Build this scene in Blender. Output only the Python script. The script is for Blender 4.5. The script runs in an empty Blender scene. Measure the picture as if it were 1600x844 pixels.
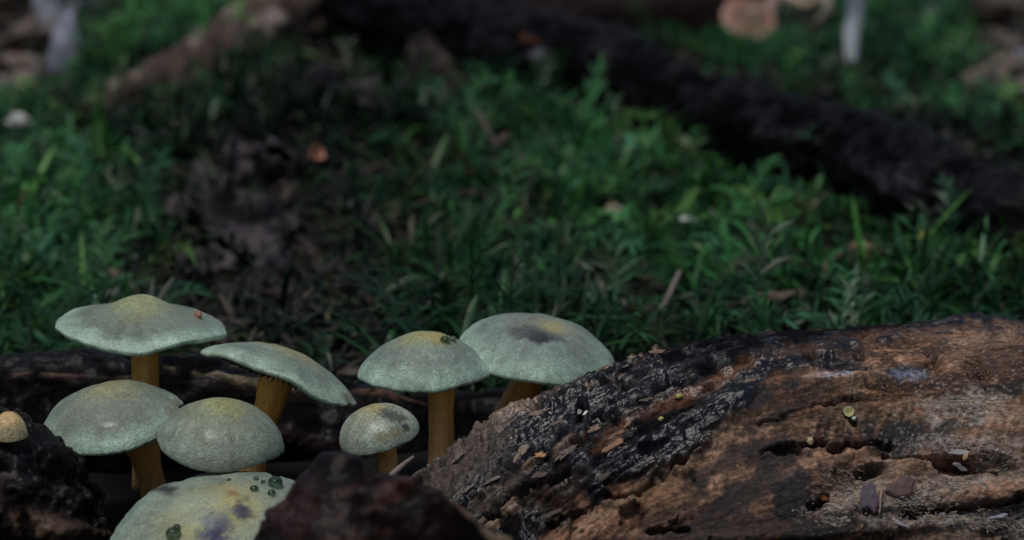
import bpy, math
import numpy as np
from mathutils import Vector, Matrix

R = math.radians
# ------------------------------------------------------------------ camera
PITCH = R(12.0); LENS = 100.0; SENS = 36.0
CAM = np.array([0.0, -0.66, 0.20])
FWD = np.array([0, math.cos(PITCH), -math.sin(PITCH)])
UP = np.array([0, math.sin(PITCH), math.cos(PITCH)])
RT = np.array([1.0, 0, 0])
W0, H0 = 1600.0, 844.0
K = SENS / LENS / W0                       # view slope per photo pixel
FOCUS = 0.668

scene = bpy.context.scene
COL = scene.collection
cam_d = bpy.data.cameras.new('camera'); cam = bpy.data.objects.new('camera', cam_d); COL.objects.link(cam)
cam_d.lens = LENS; cam_d.sensor_width = SENS; cam_d.clip_start = 0.01; cam_d.clip_end = 200
cam.location = CAM.tolist(); cam.rotation_euler = (math.pi / 2 - PITCH, 0, 0)
cam_d.dof.use_dof = True; cam_d.dof.focus_distance = FOCUS; cam_d.dof.aperture_fstop = 16.5; cam_d.dof.aperture_blades = 9
scene.camera = cam

# ------------------------------------------------------------------ sky, sun, exposure (overcast wood)
SUN_EL, SUN_AZ = 70.0, 215.0               # azimuth from +Y clockwise: behind the camera, to its left
world = bpy.data.worlds.new('World'); scene.world = world; world.use_nodes = True
nt = world.node_tree; bg = nt.nodes['Background']
sky = nt.nodes.new('ShaderNodeTexSky'); sky.sky_type = 'NISHITA'; sky.sun_disc = False
sky.sun_elevation = R(SUN_EL); sky.sun_rotation = R(SUN_AZ); sky.dust_density = 4.0; sky.air_density = 1.0; sky.ozone_density = 1.0
nt.links.new(sky.outputs[0], bg.inputs[0]); bg.inputs[1].default_value = 0.06
sun_d = bpy.data.lights.new('sun', 'SUN'); sun = bpy.data.objects.new('sun', sun_d); COL.objects.link(sun)
sun_d.energy = 1.35; sun_d.angle = R(20); sun_d.color = (1.0, 0.985, 0.96)
sd = Vector((math.sin(R(SUN_AZ)) * math.cos(R(SUN_EL)), math.cos(R(SUN_AZ)) * math.cos(R(SUN_EL)), math.sin(R(SUN_EL))))
sun.rotation_euler = sd.to_track_quat('Z', 'Y').to_euler()
vs = scene.view_settings; vs.view_transform = 'Standard'; vs.look = 'None'; vs.exposure = -0.02; vs.gamma = 1.0; vs.use_curve_mapping = False
scene.cycles.use_denoising = True; scene.cycles.max_bounces = 8; scene.cycles.transparent_max_bounces = 8
rng = np.random.default_rng(7)

# ------------------------------------------------------------------ helpers
def P(px, py, d):
    """world point seen at photo pixel px,py at view depth d"""
    return CAM + FWD * d + RT * ((px - 800) * K * d) - UP * ((py - 422) * K * d)
def proj(V):
    V = np.asarray(V, float); q = V - CAM
    d = q @ FWD
    return 800 + (q @ RT) / d / K, 422 - (q @ UP) / d / K, d
def G(px, py, z=0.0):
    """point of the level z under a photo pixel"""
    r = FWD + RT * ((px - 800) * K) - UP * ((py - 422) * K)
    return CAM + r * ((z - CAM[2]) / r[2])

def _h(ix, iy, iz, s):
    n = (ix.astype(np.uint32) * np.uint32(374761393) + iy.astype(np.uint32) * np.uint32(668265263)
         + iz.astype(np.uint32) * np.uint32(2147483647) + np.uint32((s * 974711) & 0xffffffff))
    n = (n ^ (n >> np.uint32(13))) * np.uint32(1274126177)
    n = (n ^ (n >> np.uint32(16))) * np.uint32(2246822519)
    return ((n ^ (n >> np.uint32(13))) & np.uint32(0xffffff)).astype(float) / 0xffffff
def vn(p, s=0):
    p = np.asarray(p, float); i = np.floor(p); f = p - i; f = f * f * f * (f * (f * 6 - 15) + 10); i = i.astype(np.int64)
    x, y, z = i[..., 0], i[..., 1], i[..., 2]; fx, fy, fz = f[..., 0], f[..., 1], f[..., 2]
    out = 0
    for a in (0, 1):
        wx = fx if a else 1 - fx
        for b in (0, 1):
            wy = fy if b else 1 - fy
            for c in (0, 1):
                wz = fz if c else 1 - fz
                out = out + wx * wy * wz * _h(x + a, y + b, z + c, s)
    return out * 2 - 1
def fbm(p, o=4, s=0, g=0.5):
    p = np.asarray(p, float); a = 1.0; t = 0; n = 0
    for k in range(o):
        t = t + a * vn(p, s + k * 17); n += a; a *= g; p = p * 2.03 + 11.7
    return t / n
def ridge(p, o=3, s=0):
    p = np.asarray(p, float); a = 1.0; t = 0; n = 0
    for k in range(o):
        t = t + a * (1 - np.abs(vn(p, s + k * 13)) * 2); n += a; a *= 0.5; p = p * 2.1 + 5.3
    return t / n
def cells(p, s=0):
    """worley: (F1, F2, cell id)"""
    p = np.asarray(p, float); i = np.floor(p).astype(np.int64); f1 = np.full(p.shape[:-1], 9.0); f2 = f1.copy(); cid = f1 * 0
    for a in (-1, 0, 1):
        for b in (-1, 0, 1):
            for c in (-1, 0, 1):
                q = i + np.array([a, b, c]); X, Y, Z = q[..., 0], q[..., 1], q[..., 2]
                pt = q + np.stack([_h(X, Y, Z, s + 1), _h(X, Y, Z, s + 2), _h(X, Y, Z, s + 3)], -1)
                d = np.sqrt(((pt - p) ** 2).sum(-1)); cl = d < f1
                f2 = np.where(cl, f1, np.minimum(f2, d)); cid = np.where(cl, _h(X, Y, Z, s + 4), cid); f1 = np.where(cl, d, f1)
    return f1, f2, cid
def sm(a, b, x):
    t = np.clip((x - a) / (b - a), 0, 1); return t * t * (3 - 2 * t)
def mix(c, d, m):
    return c + (np.asarray(d, float) - c) * np.clip(m, 0, 1)[..., None]
def ell(px, py, cx, cy, rx, ry, ang=0, soft=0.5, nz=None):
    """1 inside a soft ellipse in photo pixels, 0 outside; nz roughens its edge"""
    c, s = math.cos(R(ang)), math.sin(R(ang)); x, y = px - cx, py - cy
    q = np.sqrt(((x * c + y * s) / rx) ** 2 + ((-x * s + y * c) / ry) ** 2)
    if nz is not None: q = q + nz
    return 1 - sm(1 - soft, 1 + soft, q)
def pline(px, py, pts):
    """distance in photo pixels to a polyline"""
    d = np.full(px.shape, 1e9)
    for (x0, y0), (x1, y1) in zip(pts[:-1], pts[1:]):
        vx, vy = x1 - x0, y1 - y0; t = np.clip(((px - x0) * vx + (py - y0) * vy) / (vx * vx + vy * vy), 0, 1)
        d = np.minimum(d, np.hypot(px - x0 - t * vx, py - y0 - t * vy))
    return d

def mesh(name, V, F, mat, parent=None, col=None, smooth=True, wet=None, grain=None):
    me = bpy.data.meshes.new(name); V = np.asarray(V, float).reshape(-1, 3)
    if isinstance(F, np.ndarray):
        n, k = F.shape
        me.vertices.add(len(V)); me.vertices.foreach_set('co', V.ravel())
        me.loops.add(n * k); me.loops.foreach_set('vertex_index', F.astype(np.int32).ravel())
        me.polygons.add(n); me.polygons.foreach_set('loop_start', np.arange(0, n * k, k, dtype=np.int32))
        me.update(calc_edges=True)
    else:
        me.from_pydata(V.tolist(), [], F)
    if smooth: me.polygons.foreach_set('use_smooth', np.ones(len(me.polygons), bool))
    if col is not None:
        a = me.attributes.new('Col', 'FLOAT_COLOR', 'POINT'); c = np.ones((len(V), 4)); c[:, :3] = np.clip(np.asarray(col).reshape(-1, 3), 0.002, 1)
        a.data.foreach_set('color', c.ravel())
    if wet is not None:
        a = me.attributes.new('Wet', 'FLOAT', 'POINT'); a.data.foreach_set('value', np.clip(np.asarray(wet, float).ravel(), 0, 1))
    if grain is not None:
        a = me.attributes.new('Grain', 'FLOAT_VECTOR', 'POINT'); a.data.foreach_set('vector', np.asarray(grain, float).ravel())
    me.materials.append(mat); me.validate(); me.update()
    o = bpy.data.objects.new(name, me); COL.objects.link(o)
    if parent is not None: o.parent = parent
    return o
def tag(o, label=None, cat=None, group=None, kind=None):
    if label: o['label'] = label
    if cat: o['category'] = cat
    if group: o['group'] = group
    if kind: o['kind'] = kind
    return o
def empty(name, loc, label, cat, group=None):
    o = bpy.data.objects.new(name, None); o.empty_display_size = 0.005; COL.objects.link(o); o.location = [float(v) for v in loc]
    return tag(o, label, cat, group)
def keep(o, root):
    """parent o (built in world coordinates) to an Empty that only has a location"""
    o.data.transform(Matrix.Translation(-root.location)); o.parent = root; return o
def origin_to(o, loc):
    loc = Vector([float(v) for v in loc]); o.data.transform(Matrix.Translation(-loc)); o.location = loc; return o
def grid_faces(nu, nv, wrap=False):
    i = np.arange(nu - 1)[:, None]; j = np.arange(nv if wrap else nv - 1)[None, :]; j2 = (j + 1) % nv
    return np.stack([i * nv + j, (i + 1) * nv + j, (i + 1) * nv + j2, i * nv + j2], -1).reshape(-1, 4)
def catmull(pts, n):
    pts = np.asarray(pts, float); m = len(pts) - 1
    e = np.vstack([2 * pts[0] - pts[1], pts, 2 * pts[-1] - pts[-2]]); t = np.linspace(0, m, n); i = np.minimum(t.astype(int), m - 1); f = (t - i)[:, None]
    a, b, c, d = e[i], e[i + 1], e[i + 2], e[i + 3]
    return 0.5 * (2 * b + (c - a) * f + (2 * a - 5 * b + 4 * c - d) * f * f + (3 * b - a - 3 * c + d) * f ** 3)

# ------------------------------------------------------------------ materials
def material(name, rough=0.6, rough_wet=0.15, attr=True, color=(0.2, 0.2, 0.2), var=0.35, nscale=900, bump=0.4, bscale=1200, bdist=0.0004,
             spec=0.5, sss=0.0, coat=0.0, trans=0.0, stretch=None, sheen=0.0, spec_dry=None, grain=None):
    m = bpy.data.materials.new(name); m.use_nodes = True; n = m.node_tree; b = n.nodes['Principled BSDF']; L = n.links.new
    tc = n.nodes.new('ShaderNodeTexCoord'); src = tc.outputs['Object']
    if stretch:
        mp = n.nodes.new('ShaderNodeMapping'); mp.inputs['Scale'].default_value = stretch; L(src, mp.inputs[0]); src = mp.outputs[0]
    ns = n.nodes.new('ShaderNodeTexNoise'); ns.inputs['Scale'].default_value = nscale; ns.inputs['Detail'].default_value = 5; ns.inputs['Roughness'].default_value = 0.65; L(src, ns.inputs[0])
    mr = n.nodes.new('ShaderNodeMapRange'); mr.inputs[1].default_value = 0.3; mr.inputs[2].default_value = 0.7; mr.inputs[3].default_value = 1 - var; mr.inputs[4].default_value = 1 + var; L(ns.outputs[0], mr.inputs[0])
    mx = n.nodes.new('ShaderNodeMix'); mx.data_type = 'RGBA'; mx.blend_type = 'MULTIPLY'; mx.inputs[0].default_value = 1
    if attr:
        at = n.nodes.new('ShaderNodeAttribute'); at.attribute_name = 'Col'; L(at.outputs['Color'], mx.inputs[6])
    else: mx.inputs[6].default_value = (*color, 1)
    L(mr.outputs[0], mx.inputs[7]); L(mx.outputs[2], b.inputs['Base Color'])
    nb = n.nodes.new('ShaderNodeTexNoise'); nb.inputs['Scale'].default_value = bscale; nb.inputs['Detail'].default_value = 6; nb.inputs['Roughness'].default_value = 0.6; L(src, nb.inputs[0])
    bp = n.nodes.new('ShaderNodeBump'); bp.inputs['Strength'].default_value = bump; bp.inputs['Distance'].default_value = bdist; L(nb.outputs[0], bp.inputs['Height']); L(bp.outputs[0], b.inputs['Normal'])
    if rough_wet is not None:
        aw = n.nodes.new('ShaderNodeAttribute'); aw.attribute_name = 'Wet'
        rr = n.nodes.new('ShaderNodeMapRange'); rr.inputs[3].default_value = rough; rr.inputs[4].default_value = rough_wet; L(aw.outputs['Fac'], rr.inputs[0]); L(rr.outputs[0], b.inputs['Roughness'])
        rb = n.nodes.new('ShaderNodeMapRange'); rb.inputs[3].default_value = bump; rb.inputs[4].default_value = bump * 0.3; L(aw.outputs['Fac'], rb.inputs[0]); L(rb.outputs[0], bp.inputs['Strength'])
    else: b.inputs['Roughness'].default_value = rough
    b.inputs['Specular IOR Level'].default_value = spec
    if rough_wet is not None and spec_dry is not None:
        rs = n.nodes.new('ShaderNodeMapRange'); rs.inputs[3].default_value = spec_dry; rs.inputs[4].default_value = spec; L(aw.outputs['Fac'], rs.inputs[0]); L(rs.outputs[0], b.inputs['Specular IOR Level'])
    if grain:
        ag = n.nodes.new('ShaderNodeAttribute'); ag.attribute_name = 'Grain'; mg = n.nodes.new('ShaderNodeMapping'); mg.inputs['Scale'].default_value = grain; L(ag.outputs['Vector'], mg.inputs[0])
        ng = n.nodes.new('ShaderNodeTexNoise'); ng.inputs['Scale'].default_value = 1; ng.inputs['Detail'].default_value = 7; ng.inputs['Roughness'].default_value = 0.7; ng.inputs['Distortion'].default_value = 0.6; L(mg.outputs[0], ng.inputs[0])
        m2 = n.nodes.new('ShaderNodeMapRange'); m2.inputs[1].default_value = 0.36; m2.inputs[2].default_value = 0.66; m2.inputs[3].default_value = 0.35; m2.inputs[4].default_value = 1.65; L(ng.outputs[0], m2.inputs[0])
        x2 = n.nodes.new('ShaderNodeMix'); x2.data_type = 'RGBA'; x2.blend_type = 'MULTIPLY'; x2.inputs[0].default_value = 0.85; L(mx.outputs[2], x2.inputs[6]); L(m2.outputs[0], x2.inputs[7]); L(x2.outputs[2], b.inputs['Base Color'])
        b2 = n.nodes.new('ShaderNodeBump'); b2.inputs['Strength'].default_value = 0.9; b2.inputs['Distance'].default_value = 0.0007; L(rb.outputs[0], b2.inputs['Strength']); L(ng.outputs[0], b2.inputs['Height']); L(bp.outputs[0], b2.inputs['Normal']); L(b2.outputs[0], b.inputs['Normal'])
    if sss: b.inputs['Subsurface Weight'].default_value = sss; b.inputs['Subsurface Radius'].default_value = (1, 0.7, 0.5); b.inputs['Subsurface Scale'].default_value = 0.002
    if coat: b.inputs['Coat Weight'].default_value = coat; b.inputs['Coat Roughness'].default_value = 0.15
    if sheen: b.inputs['Sheen Weight'].default_value = sheen; b.inputs['Sheen Roughness'].default_value = 0.5
    if trans:
        tr = n.nodes.new('ShaderNodeBsdfTranslucent'); L(mx.outputs[2], tr.inputs[0]); ms = n.nodes.new('ShaderNodeMixShader'); ms.inputs[0].default_value = trans
        L(b.outputs[0], ms.inputs[1]); L(tr.outputs[0], ms.inputs[2]); L(ms.outputs[0], n.nodes['Material Output'].inputs[0])
    return m
M_WOOD = material('rotten_wood', rough=0.75, rough_wet=0.2, var=0.55, nscale=500, bump=0.9, bscale=900, bdist=0.0010, spec_dry=0.02, spec=0.22)
M_LOG = material('log_wood', rough=0.75, rough_wet=0.13, var=0.5, nscale=900, bump=0.9, bscale=1300, bdist=0.0007, spec_dry=0.08, spec=0.55, grain=(330, 1000, 1))
M_SOIL = material('soil', rough=0.9, rough_wet=None, var=0.5, nscale=300, bump=0.8, bscale=500, bdist=0.002, spec=0.2)
M_CAP = material('cap_skin', rough=0.5, rough_wet=0.22, var=0.5, nscale=2100, bump=0.9, bscale=2400, bdist=0.0004, spec=0.6, sss=0.05, sheen=0.08)
M_STEM = material('stem_flesh', rough=0.55, rough_wet=None, var=0.25, nscale=1500, bump=0.35, bscale=1500, bdist=0.0003, sss=0.15, stretch=(1, 1, 0.12))
M_GILL = material('gill_flesh', rough=0.7, rough_wet=None, attr=False, color=(0.10, 0.075, 0.03), var=0.25, bump=0.2)
M_MOSS = material('moss_leaf', rough=0.4, rough_wet=None, var=0.3, nscale=150, bump=0.1, bscale=300, spec=0.35, trans=0.35)
M_LEAF = material('dead_leaf', rough=0.6, rough_wet=None, var=0.4, nscale=250, bump=0.5, bscale=500, bdist=0.0008, spec=0.4)
M_CHIP = material('wood_chip', rough=0.6, rough_wet=None, var=0.35, nscale=900, bump=0.5, bscale=1400, bdist=0.0004)
M_FIBRE = material('wood_fibre', rough=0.7, rough_wet=None, var=0.2, nscale=800, bump=0.1)
M_WATER = bpy.data.materials.new('water'); M_WATER.use_nodes = True
_b = M_WATER.node_tree.nodes['Principled BSDF']; _b.inputs['Base Color'].default_value = (0.24, 0.34, 0.28, 1); _b.inputs['Roughness'].default_value = 0.02; _b.inputs['IOR'].default_value = 1.33; _b.inputs['Transmission Weight'].default_value = 1

# ------------------------------------------------------------------ ground
def gz(x, y):
    p = np.stack([x, y, np.zeros_like(x)], -1)
    return 0.005 * fbm(p * 14, 4, 3) + 0.006 * fbm(p * 4, 2, 9) - 0.004 + 0.022 * np.exp(-(((x + .075) / .10) ** 2 + ((y - .52) / .10) ** 2)) + 0.02 * np.exp(-(((x + .16) / .06) ** 2 + ((y - .78) / .10) ** 2))
def axis(a, b, st, far):
    n = int((b - a) / st) + 1; c = np.linspace(a, b, n); e = np.geomspace(st, far, 22)
    return np.concatenate([(a - e)[::-1], c, b + e])
gx, gy = axis(-0.42, 0.42, 0.005, 40), axis(-0.25, 1.35, 0.006, 40)
GX, GY = np.meshgrid(gx, gy, indexing='ij'); GZ = gz(GX, GY)
gV = np.stack([GX, GY, GZ], -1)
gp = gV * np.array([1, 1, 1]); nz = fbm(gp * 30, 4, 21); n2 = fbm(gp * 9, 3, 5)
gc = np.zeros(gV.shape) + np.array([0.006, 0.0055, 0.0045])
gc = mix(gc, [0.016, 0.012, 0.009], sm(0.0, 0.6, nz)); gc = mix(gc, [0.02, 0.03, 0.014], sm(0, 0.4, n2) * 0.6)
gpx, gpy, gd = proj(gV)
vis = gd > 0.3
far_l = ell(gpx, gpy, 20, 70, 170, 130) * vis; far_r = ell(gpx, gpy, 1590, 40, 130, 130) * vis
gc = mix(gc, [0.14, 0.115, 0.095], (far_l + far_r) * (0.6 + 0.4 * nz))
gc = mix(gc, [0.006, 0.005, 0.005], (gd < 0.80) * vis * 1.0)  # near soil blackened, shade of the recess painted into its colour
tag(mesh('ground', gV, grid_faces(len(gx), len(gy)), M_SOIL, col=gc), kind='structure')

# ------------------------------------------------------------------ logs
def tube(path, radii, nu, nth, dense=None, sq=1.0):
    """swept tube: theta 0 = top, +90 = towards the camera. Returns V, radial dirs, u (m along), theta"""
    path = np.asarray(path, float); pr = catmull(np.hstack([path, np.asarray(radii, float)[:, None]]), nu)
    c, r = pr[:, :3], pr[:, 3]; t = np.gradient(c, axis=0); ln = np.linalg.norm(t, axis=1); u = np.cumsum(ln); t /= ln[:, None]
    side = np.cross(t, [0, 0, 1.0]); side /= np.linalg.norm(side, axis=1)[:, None]
    side *= np.where(side[:, 1:2] > 0, -1, 1)                  # towards the camera
    nrm = np.cross(side, t); nrm *= np.where(nrm[:, 2:3] < 0, -1, 1)
    if dense:
        a, b, k = dense; th = np.concatenate([np.linspace(a, b, int(nth * k), endpoint=False), np.linspace(b, a + 2 * math.pi, nth - int(nth * k), endpoint=False)])
    else: th = np.linspace(-math.pi, math.pi, nth, endpoint=False)
    rad = np.cos(th)[None, :, None] * nrm[:, None] + np.sin(th)[None, :, None] * side[:, None]
    return c[:, None] + rad * r[:, None, None], rad, np.repeat(u[:, None], nth, 1), np.repeat(th[None], nu, 0), c
def close_tube(V, col=None, wet=None):
    nu, nv, _ = V.shape; F = grid_faces(nu, nv, True).tolist(); vv = V.reshape(-1, 3)
    a, b = len(vv), len(vv) + 1; vv = np.vstack([vv, V[0].mean(0), V[-1].mean(0)])
    F += [[a, j, (j + 1) % nv] for j in range(nv)] + [[b, (nu - 1) * nv + (j + 1) % nv, (nu - 1) * nv + j] for j in range(nv)]
    ex = lambda A, k: None if A is None else np.concatenate([A.reshape((-1,) + A.shape[2:]), A[0].mean(0)[None], A[-1].mean(0)[None]])
    return vv, F, ex(col, 0), ex(wet, 0)
PXM = K * FOCUS                                                # metres per photo pixel at the focus

# --- the big log, in focus
ax = [(2250, 872, .72, 345), (1900, 862, .71, 354), (1600, 850, .70, 359), (1350, 852, .695, 358), (1180, 870, .69, 362), (1025, 915, .685, 350), (880, 985, .68, 325), (755, 1065, .675, 295), (640, 1165, .67, 255)]
V, rad, u, th, cen = tube([P(a, b, d) for a, b, d, r in ax], [r * PXM for *_, r in ax], 760, 420, (R(-35), R(105), 0.86))
px, py, dd = proj(V)
front = sm(R(-40), R(-10), th) * (1 - sm(R(100), R(130), th))
gp = np.stack([u * 1.0, th * 0.05, 0 * u], -1)                  # grain space: metres along, metres around
g1 = fbm(gp * np.array([25, 110, 1]), 5, 1); g2 = fbm(gp * np.array([60, 420, 1]), 4, 31); big = fbm(gp * np.array([18, 40, 1]), 3, 71)
fine = fbm(V * 900, 3, 41); med = fbm(V * 260, 4, 51)
bnd = [(800, 870), (880, 812), (975, 762), (1065, 715), (1130, 665), (1195, 610), (1255, 566), (1330, 533), (1450, 517), (1620, 514), (2300, 500)]
bx, by = zip(*bnd); edge_y = np.interp(px, bx, by)
side_d = (edge_y - py) * 0.8                                    # >0: above/left of the boundary
dark = sm(-14, 14, side_d + 22 * g1 + 26 * med)
tip = ell(px, py, 700, 725, 95, 42, -25, 0.5, 0.4 * med)
# displacement, in metres
disp = 0.0008 * g1 + 0.0005 * g2 + 0.002 * big + 0.00025 * fine
f1, f2, cid = cells(gp * np.array([75, 420, 1]) + 0.45 * med[..., None], 5); rdg = ridge(gp * np.array([90, 700, 1]) + 0.5 * med[..., None], 3, 81)
flake = sm(0.02, 0.22, f2 - f1) * (0.4 + cid)                   # wet bark broken into long flakes
disp += dark * front * (0.0010 * (flake - 0.5) + 0.0010 * med + 0.0006 * rdg + 0.0004 * fbm(V * 550, 3, 97)) * (0.5 + 0.7 * sm(1250, 1000, px))
disp += tip * (0.0030 * fbm(V * 420, 4, 61) + 0.0012)
disp += -0.0014 * (1 - dark) * front                            # bare wood lies lower than the bark
cr = np.zeros_like(px); jig = 11 * med + 1.5 * fine; wvar = 0.55 + 1.3 * np.clip(0.5 + fbm(V * 330, 3, 91), 0, 1)
def crack(pts, w, depth):
    global cr, disp
    d = pline(px, py + jig, pts); m = 1 - sm(w * 0.25, w * 1.25, d / wvar); disp -= depth * m * front; cr = np.maximum(cr, m * front)
crack([(1192, 702), (1215, 690), (1240, 691), (1252, 698)], 5, .004); crack([(1256, 690), (1288, 684)], 5, .0035)
crack([(1300, 694), (1340, 692), (1366, 684), (1398, 688)], 4, .003); crack([(1185, 660), (1230, 642), (1300, 622), (1372, 612)], 2.5, .0025)
crack([(1412, 806), (1470, 797), (1540, 791), (1620, 775)], 6, .0045); crack([(1390, 706), (1450, 716), (1500, 716), (1560, 735)], 5, .003)
crack([(1050, 600), (1090, 606), (1110, 600)], 5, .004); crack([(900, 690), (930, 668), (965, 650)], 6, .005); crack([(1015, 828), (1050, 822), (1075, 826)], 4, .003)
crack([(760, 800), (820, 760), (880, 735)], 7, .004); crack([(830, 640), (900, 610), (960, 590)], 5, .003); crack([(1450, 560), (1468, 572)], 4, .003)
crack([(1270, 785), (1300, 775)], 8, .005); crack([(1000, 760), (1060, 725), (1110, 690)], 3, .002); crack([(860, 820), (950, 772), (1000, 765)], 4, .003)
fis = sm(.80, .93, ridge(gp * np.array([26, 210, 1]) + .35 * med[..., None], 2, 151)) * sm(-.2, .25, fbm(V * 90, 3, 153)); disp -= .0011 * fis * front * (1 - .5 * dark)
fis2 = sm(.84, .95, ridge(gp * np.array([150, 60, 1]) + .6 * med[..., None], 2, 157)) * sm(.1, .4, fbm(V * 110, 3, 159)); disp -= .0008 * fis2 * front
hf1, _hf2, hid = cells(V * 210, 163); hole = (1 - sm(.06, .13, hf1)) * (hid > .86); disp -= .0016 * hole * front
cr = np.maximum(cr, np.maximum(np.maximum(fis * .9, fis2 * .7), hole) * front)
hollow = ell(px, py, 1345, 742, 62, 26, -28, 0.6); disp -= 0.004 * hollow * front
for (a, b, c, d, e, f) in [(1366, 727, 20, 9, -10, .006), (1344, 553, 9, 5, 0, .004), (1338, 655, 5, 4, 0, .003), (1277, 556, 16, 10, 0, .0025), (1496, 722, 38, 14, 8, .006), (1560, 722, 30, 12, 20, .003), (1310, 695, 12, 7, 0, .004), (908, 640, 6, 14, 20, .005), (1180, 520, 7, 4, 0, .002), (1068, 735, 14, 8, 0, -.002), (985, 795, 16, 10, -20, .003), (640, 745, 10, 8, 0, .003), (1462, 552, 14, 6, 40, .004)]:
    m = ell(px, py, a, b, c, d, e, 0.5, 0.3 * fine); disp -= f * m * front; cr = np.maximum(cr, m * front * (f > 0) * 0.8)
for (a, b, c, d, e, f) in [(1400, 722, 70, 13, -3, .0022), (1560, 772, 70, 20, -6, .004), (1330, 590, 60, 9, -5, .002), (1440, 630, 120, 8, -2, .0012), (1130, 560, 90, 8, -14, .002), (1000, 700, 80, 8, -28, .0022), (1400, 780, 60, 20, 0, .0015), (1520, 500, 50, 8, 0, .002), (1300, 830, 160, 14, -4, .003), (940, 665, 26, 12, -35, .003), (800, 655, 60, 12, -28, .002)]:
    disp += f * ell(px, py, a, b, c, d, e, 0.7, 0.25 * med) * front
rip_m = ell(px, py, 1345, 655, 120, 36, -8, 0.6) + 0.8 * ell(px, py, 1560, 655, 60, 40, 0, 0.6)
rip = np.sin((px + 0.35 * (py - 650)) * 2 * math.pi / 17 + 3.5 * med + 2 * big) * np.clip(0.6 + 0.9 * med, 0, 1); disp += 0.00022 * rip * rip_m * front
V = V + rad * disp[..., None]
# colours
wood = np.zeros(V.shape) + np.array([0.29, 0.162, 0.104])
wood = mix(wood, [0.50, 0.31, 0.205], sm(0.05, 0.55, g1 + 0.4 * med)); wood = mix(wood, [0.07, 0.042, 0.028], sm(0.0, 0.5, -g1 + 0.5 * g2))
wood = mix(wood, [0.15, 0.10, 0.070], sm(0.1, 0.5, big + 0.4 * med) * 0.45); wood = mix(wood, [0.27, 0.13, 0.065], sm(0.25, 0.6, g2 + 0.5 * big) * 0.5)
wood = mix(wood, [0.30, 0.25, 0.205], sm(1380, 1560, px + 60 * med) * sm(690, 740, py) * 0.55)
for (a, b, c, d, e, colr, k) in [(1330, 660, 100, 34, -6, (.22, .155, .10), .45), (1150, 655, 70, 26, -35, (.30, .20, .12), .5), (1545, 770, 75, 17, -6, (.42, .24, .155), .9), (1400, 722, 70, 14, -3, (.30, .21, .15), .7), (1340, 742, 60, 26, -28, (.17, .14, .115), .8), (1530, 528, 70, 9, -3, (.46, .29, .20), .7), (1590, 512, 40, 9, 0, (.40, .24, .17), .7), (1320, 600, 60, 9, -6, (.31, .225, .15), .6), (1000, 765, 95, 10, -30, (.36, .25, .16), .85), (1285, 545, 60, 12, -10, (.27, .18, .10), .6), (1040, 770, 60, 30, -20, (.18, .10, .05), .7), (1190, 570, 26, 14, -20, (.33, .16, .08), .6), (1480, 640, 60, 14, 0, (.26, .17, .12), .4)]:
    wood = mix(wood, colr, k * ell(px, py, a, b, c, d, e, 0.6, 0.5 * med))  # tones of the wood itself, plus grey shade painted in the broad hollow
wood = wood * (1 + 0.5 * (rip * rip_m))[..., None].clip(0.35, 1.6)
blk = np.zeros_like(px)
for (a, b, c, d, e, k) in [(1130, 720, 90, 16, -32, .75), (1300, 820, 120, 30, -10, .8), (1210, 650, 60, 12, -25, .7), (1480, 590, 90, 12, -4, .6), (1330, 615, 26, 6, -10, .6), (1050, 800, 70, 18, -25, .6), (1570, 600, 50, 14, 0, .7), (1460, 540, 40, 7, 0, .6), (1215, 705, 60, 26, -15, .8), (1170, 770, 100, 34, -25, .8), (1240, 775, 52, 46, -40, .85), (1425, 678, 70, 24, 0, .95), (1480, 662, 50, 12, -5, .8), (1310, 565, 56, 16, 0, .9), (1412, 578, 44, 15, 0, .85), (1180, 622, 40, 12, -20, .8), (1235, 600, 20, 10, -20, .8), (1240, 570, 18, 10, 0, .6), (1150, 830, 190, 26, -8, .75), (1060, 690, 60, 26, -30, .8), (1290, 650, 16, 8, 0, .5), (1570, 560, 60, 30, 0, .45), (1560, 690, 60, 25, 0, .4), (1400, 825, 120, 22, 0, .55), (1090, 745, 26, 16, 0, .8), (1330, 540, 20, 9, 0, .6), (1360, 655, 14, 6, 0, .7), (1590, 820, 30, 40, 0, .7), (1260, 830, 60, 40, 0, .5)]:
    blk = np.maximum(blk, k * ell(px, py, a, b, c, d, e, 0.5, 0.75 * med + 0.3 * fine))
mot = fbm(gp * np.array([70, 170, 1]) + .4 * med[..., None], 5, 131, .65); mot2 = fbm(V * 190, 5, 141, .65)
wood = mix(wood, [.33, .155, .09], sm(.12, .4, mot2) * .55); wood = mix(wood, [0.014, 0.011, 0.013], sm(.16, .32, mot) * .6 * (1 - .6 * sm(1350, 1480, px)))
wood = mix(wood, [0.010, 0.009, 0.012], blk * 1.15)
bark = np.zeros(V.shape) + np.array([0.005, 0.005, 0.008])
bark = mix(bark, [0.04, 0.024, 0.017], sm(0.3, 0.65, g1 + 0.5 * med)); bark = mix(bark, [0.16, 0.105, 0.065], sm(0.80, 0.95, cid) * sm(1100, 950, px) * sm(0.0, 0.3, med + 0.2))
for (a, b, c, d, e, colr, k) in [(1075, 618, 75, 9, -24, (.17, .08, .048), .8), (1140, 580, 60, 8, -25, (.17, .085, .05), .7), (962, 676, 36, 8, -38, (.15, .07, .036), .75), (900, 590, 90, 7, -28, (.19, .12, .08), .7), (1250, 545, 60, 9, -12, (.12, .07, .045), .6), (1360, 520, 70, 7, -4, (.10, .06, .045), .6), (800, 655, 46, 12, -30, (.24, .175, .125), .85), (770, 775, 60, 9, -40, (.12, .09, .07), .7), (860, 770, 50, 26, -30, (.05, .03, .022), .7)]:
    bark = mix(bark, colr, k * ell(px, py, a, b, c, d, e, 0.6, 0.6 * med))
bark = mix(bark, [0.15, 0.12, 0.10], tip * (0.7 + 0.5 * fine))
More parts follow.
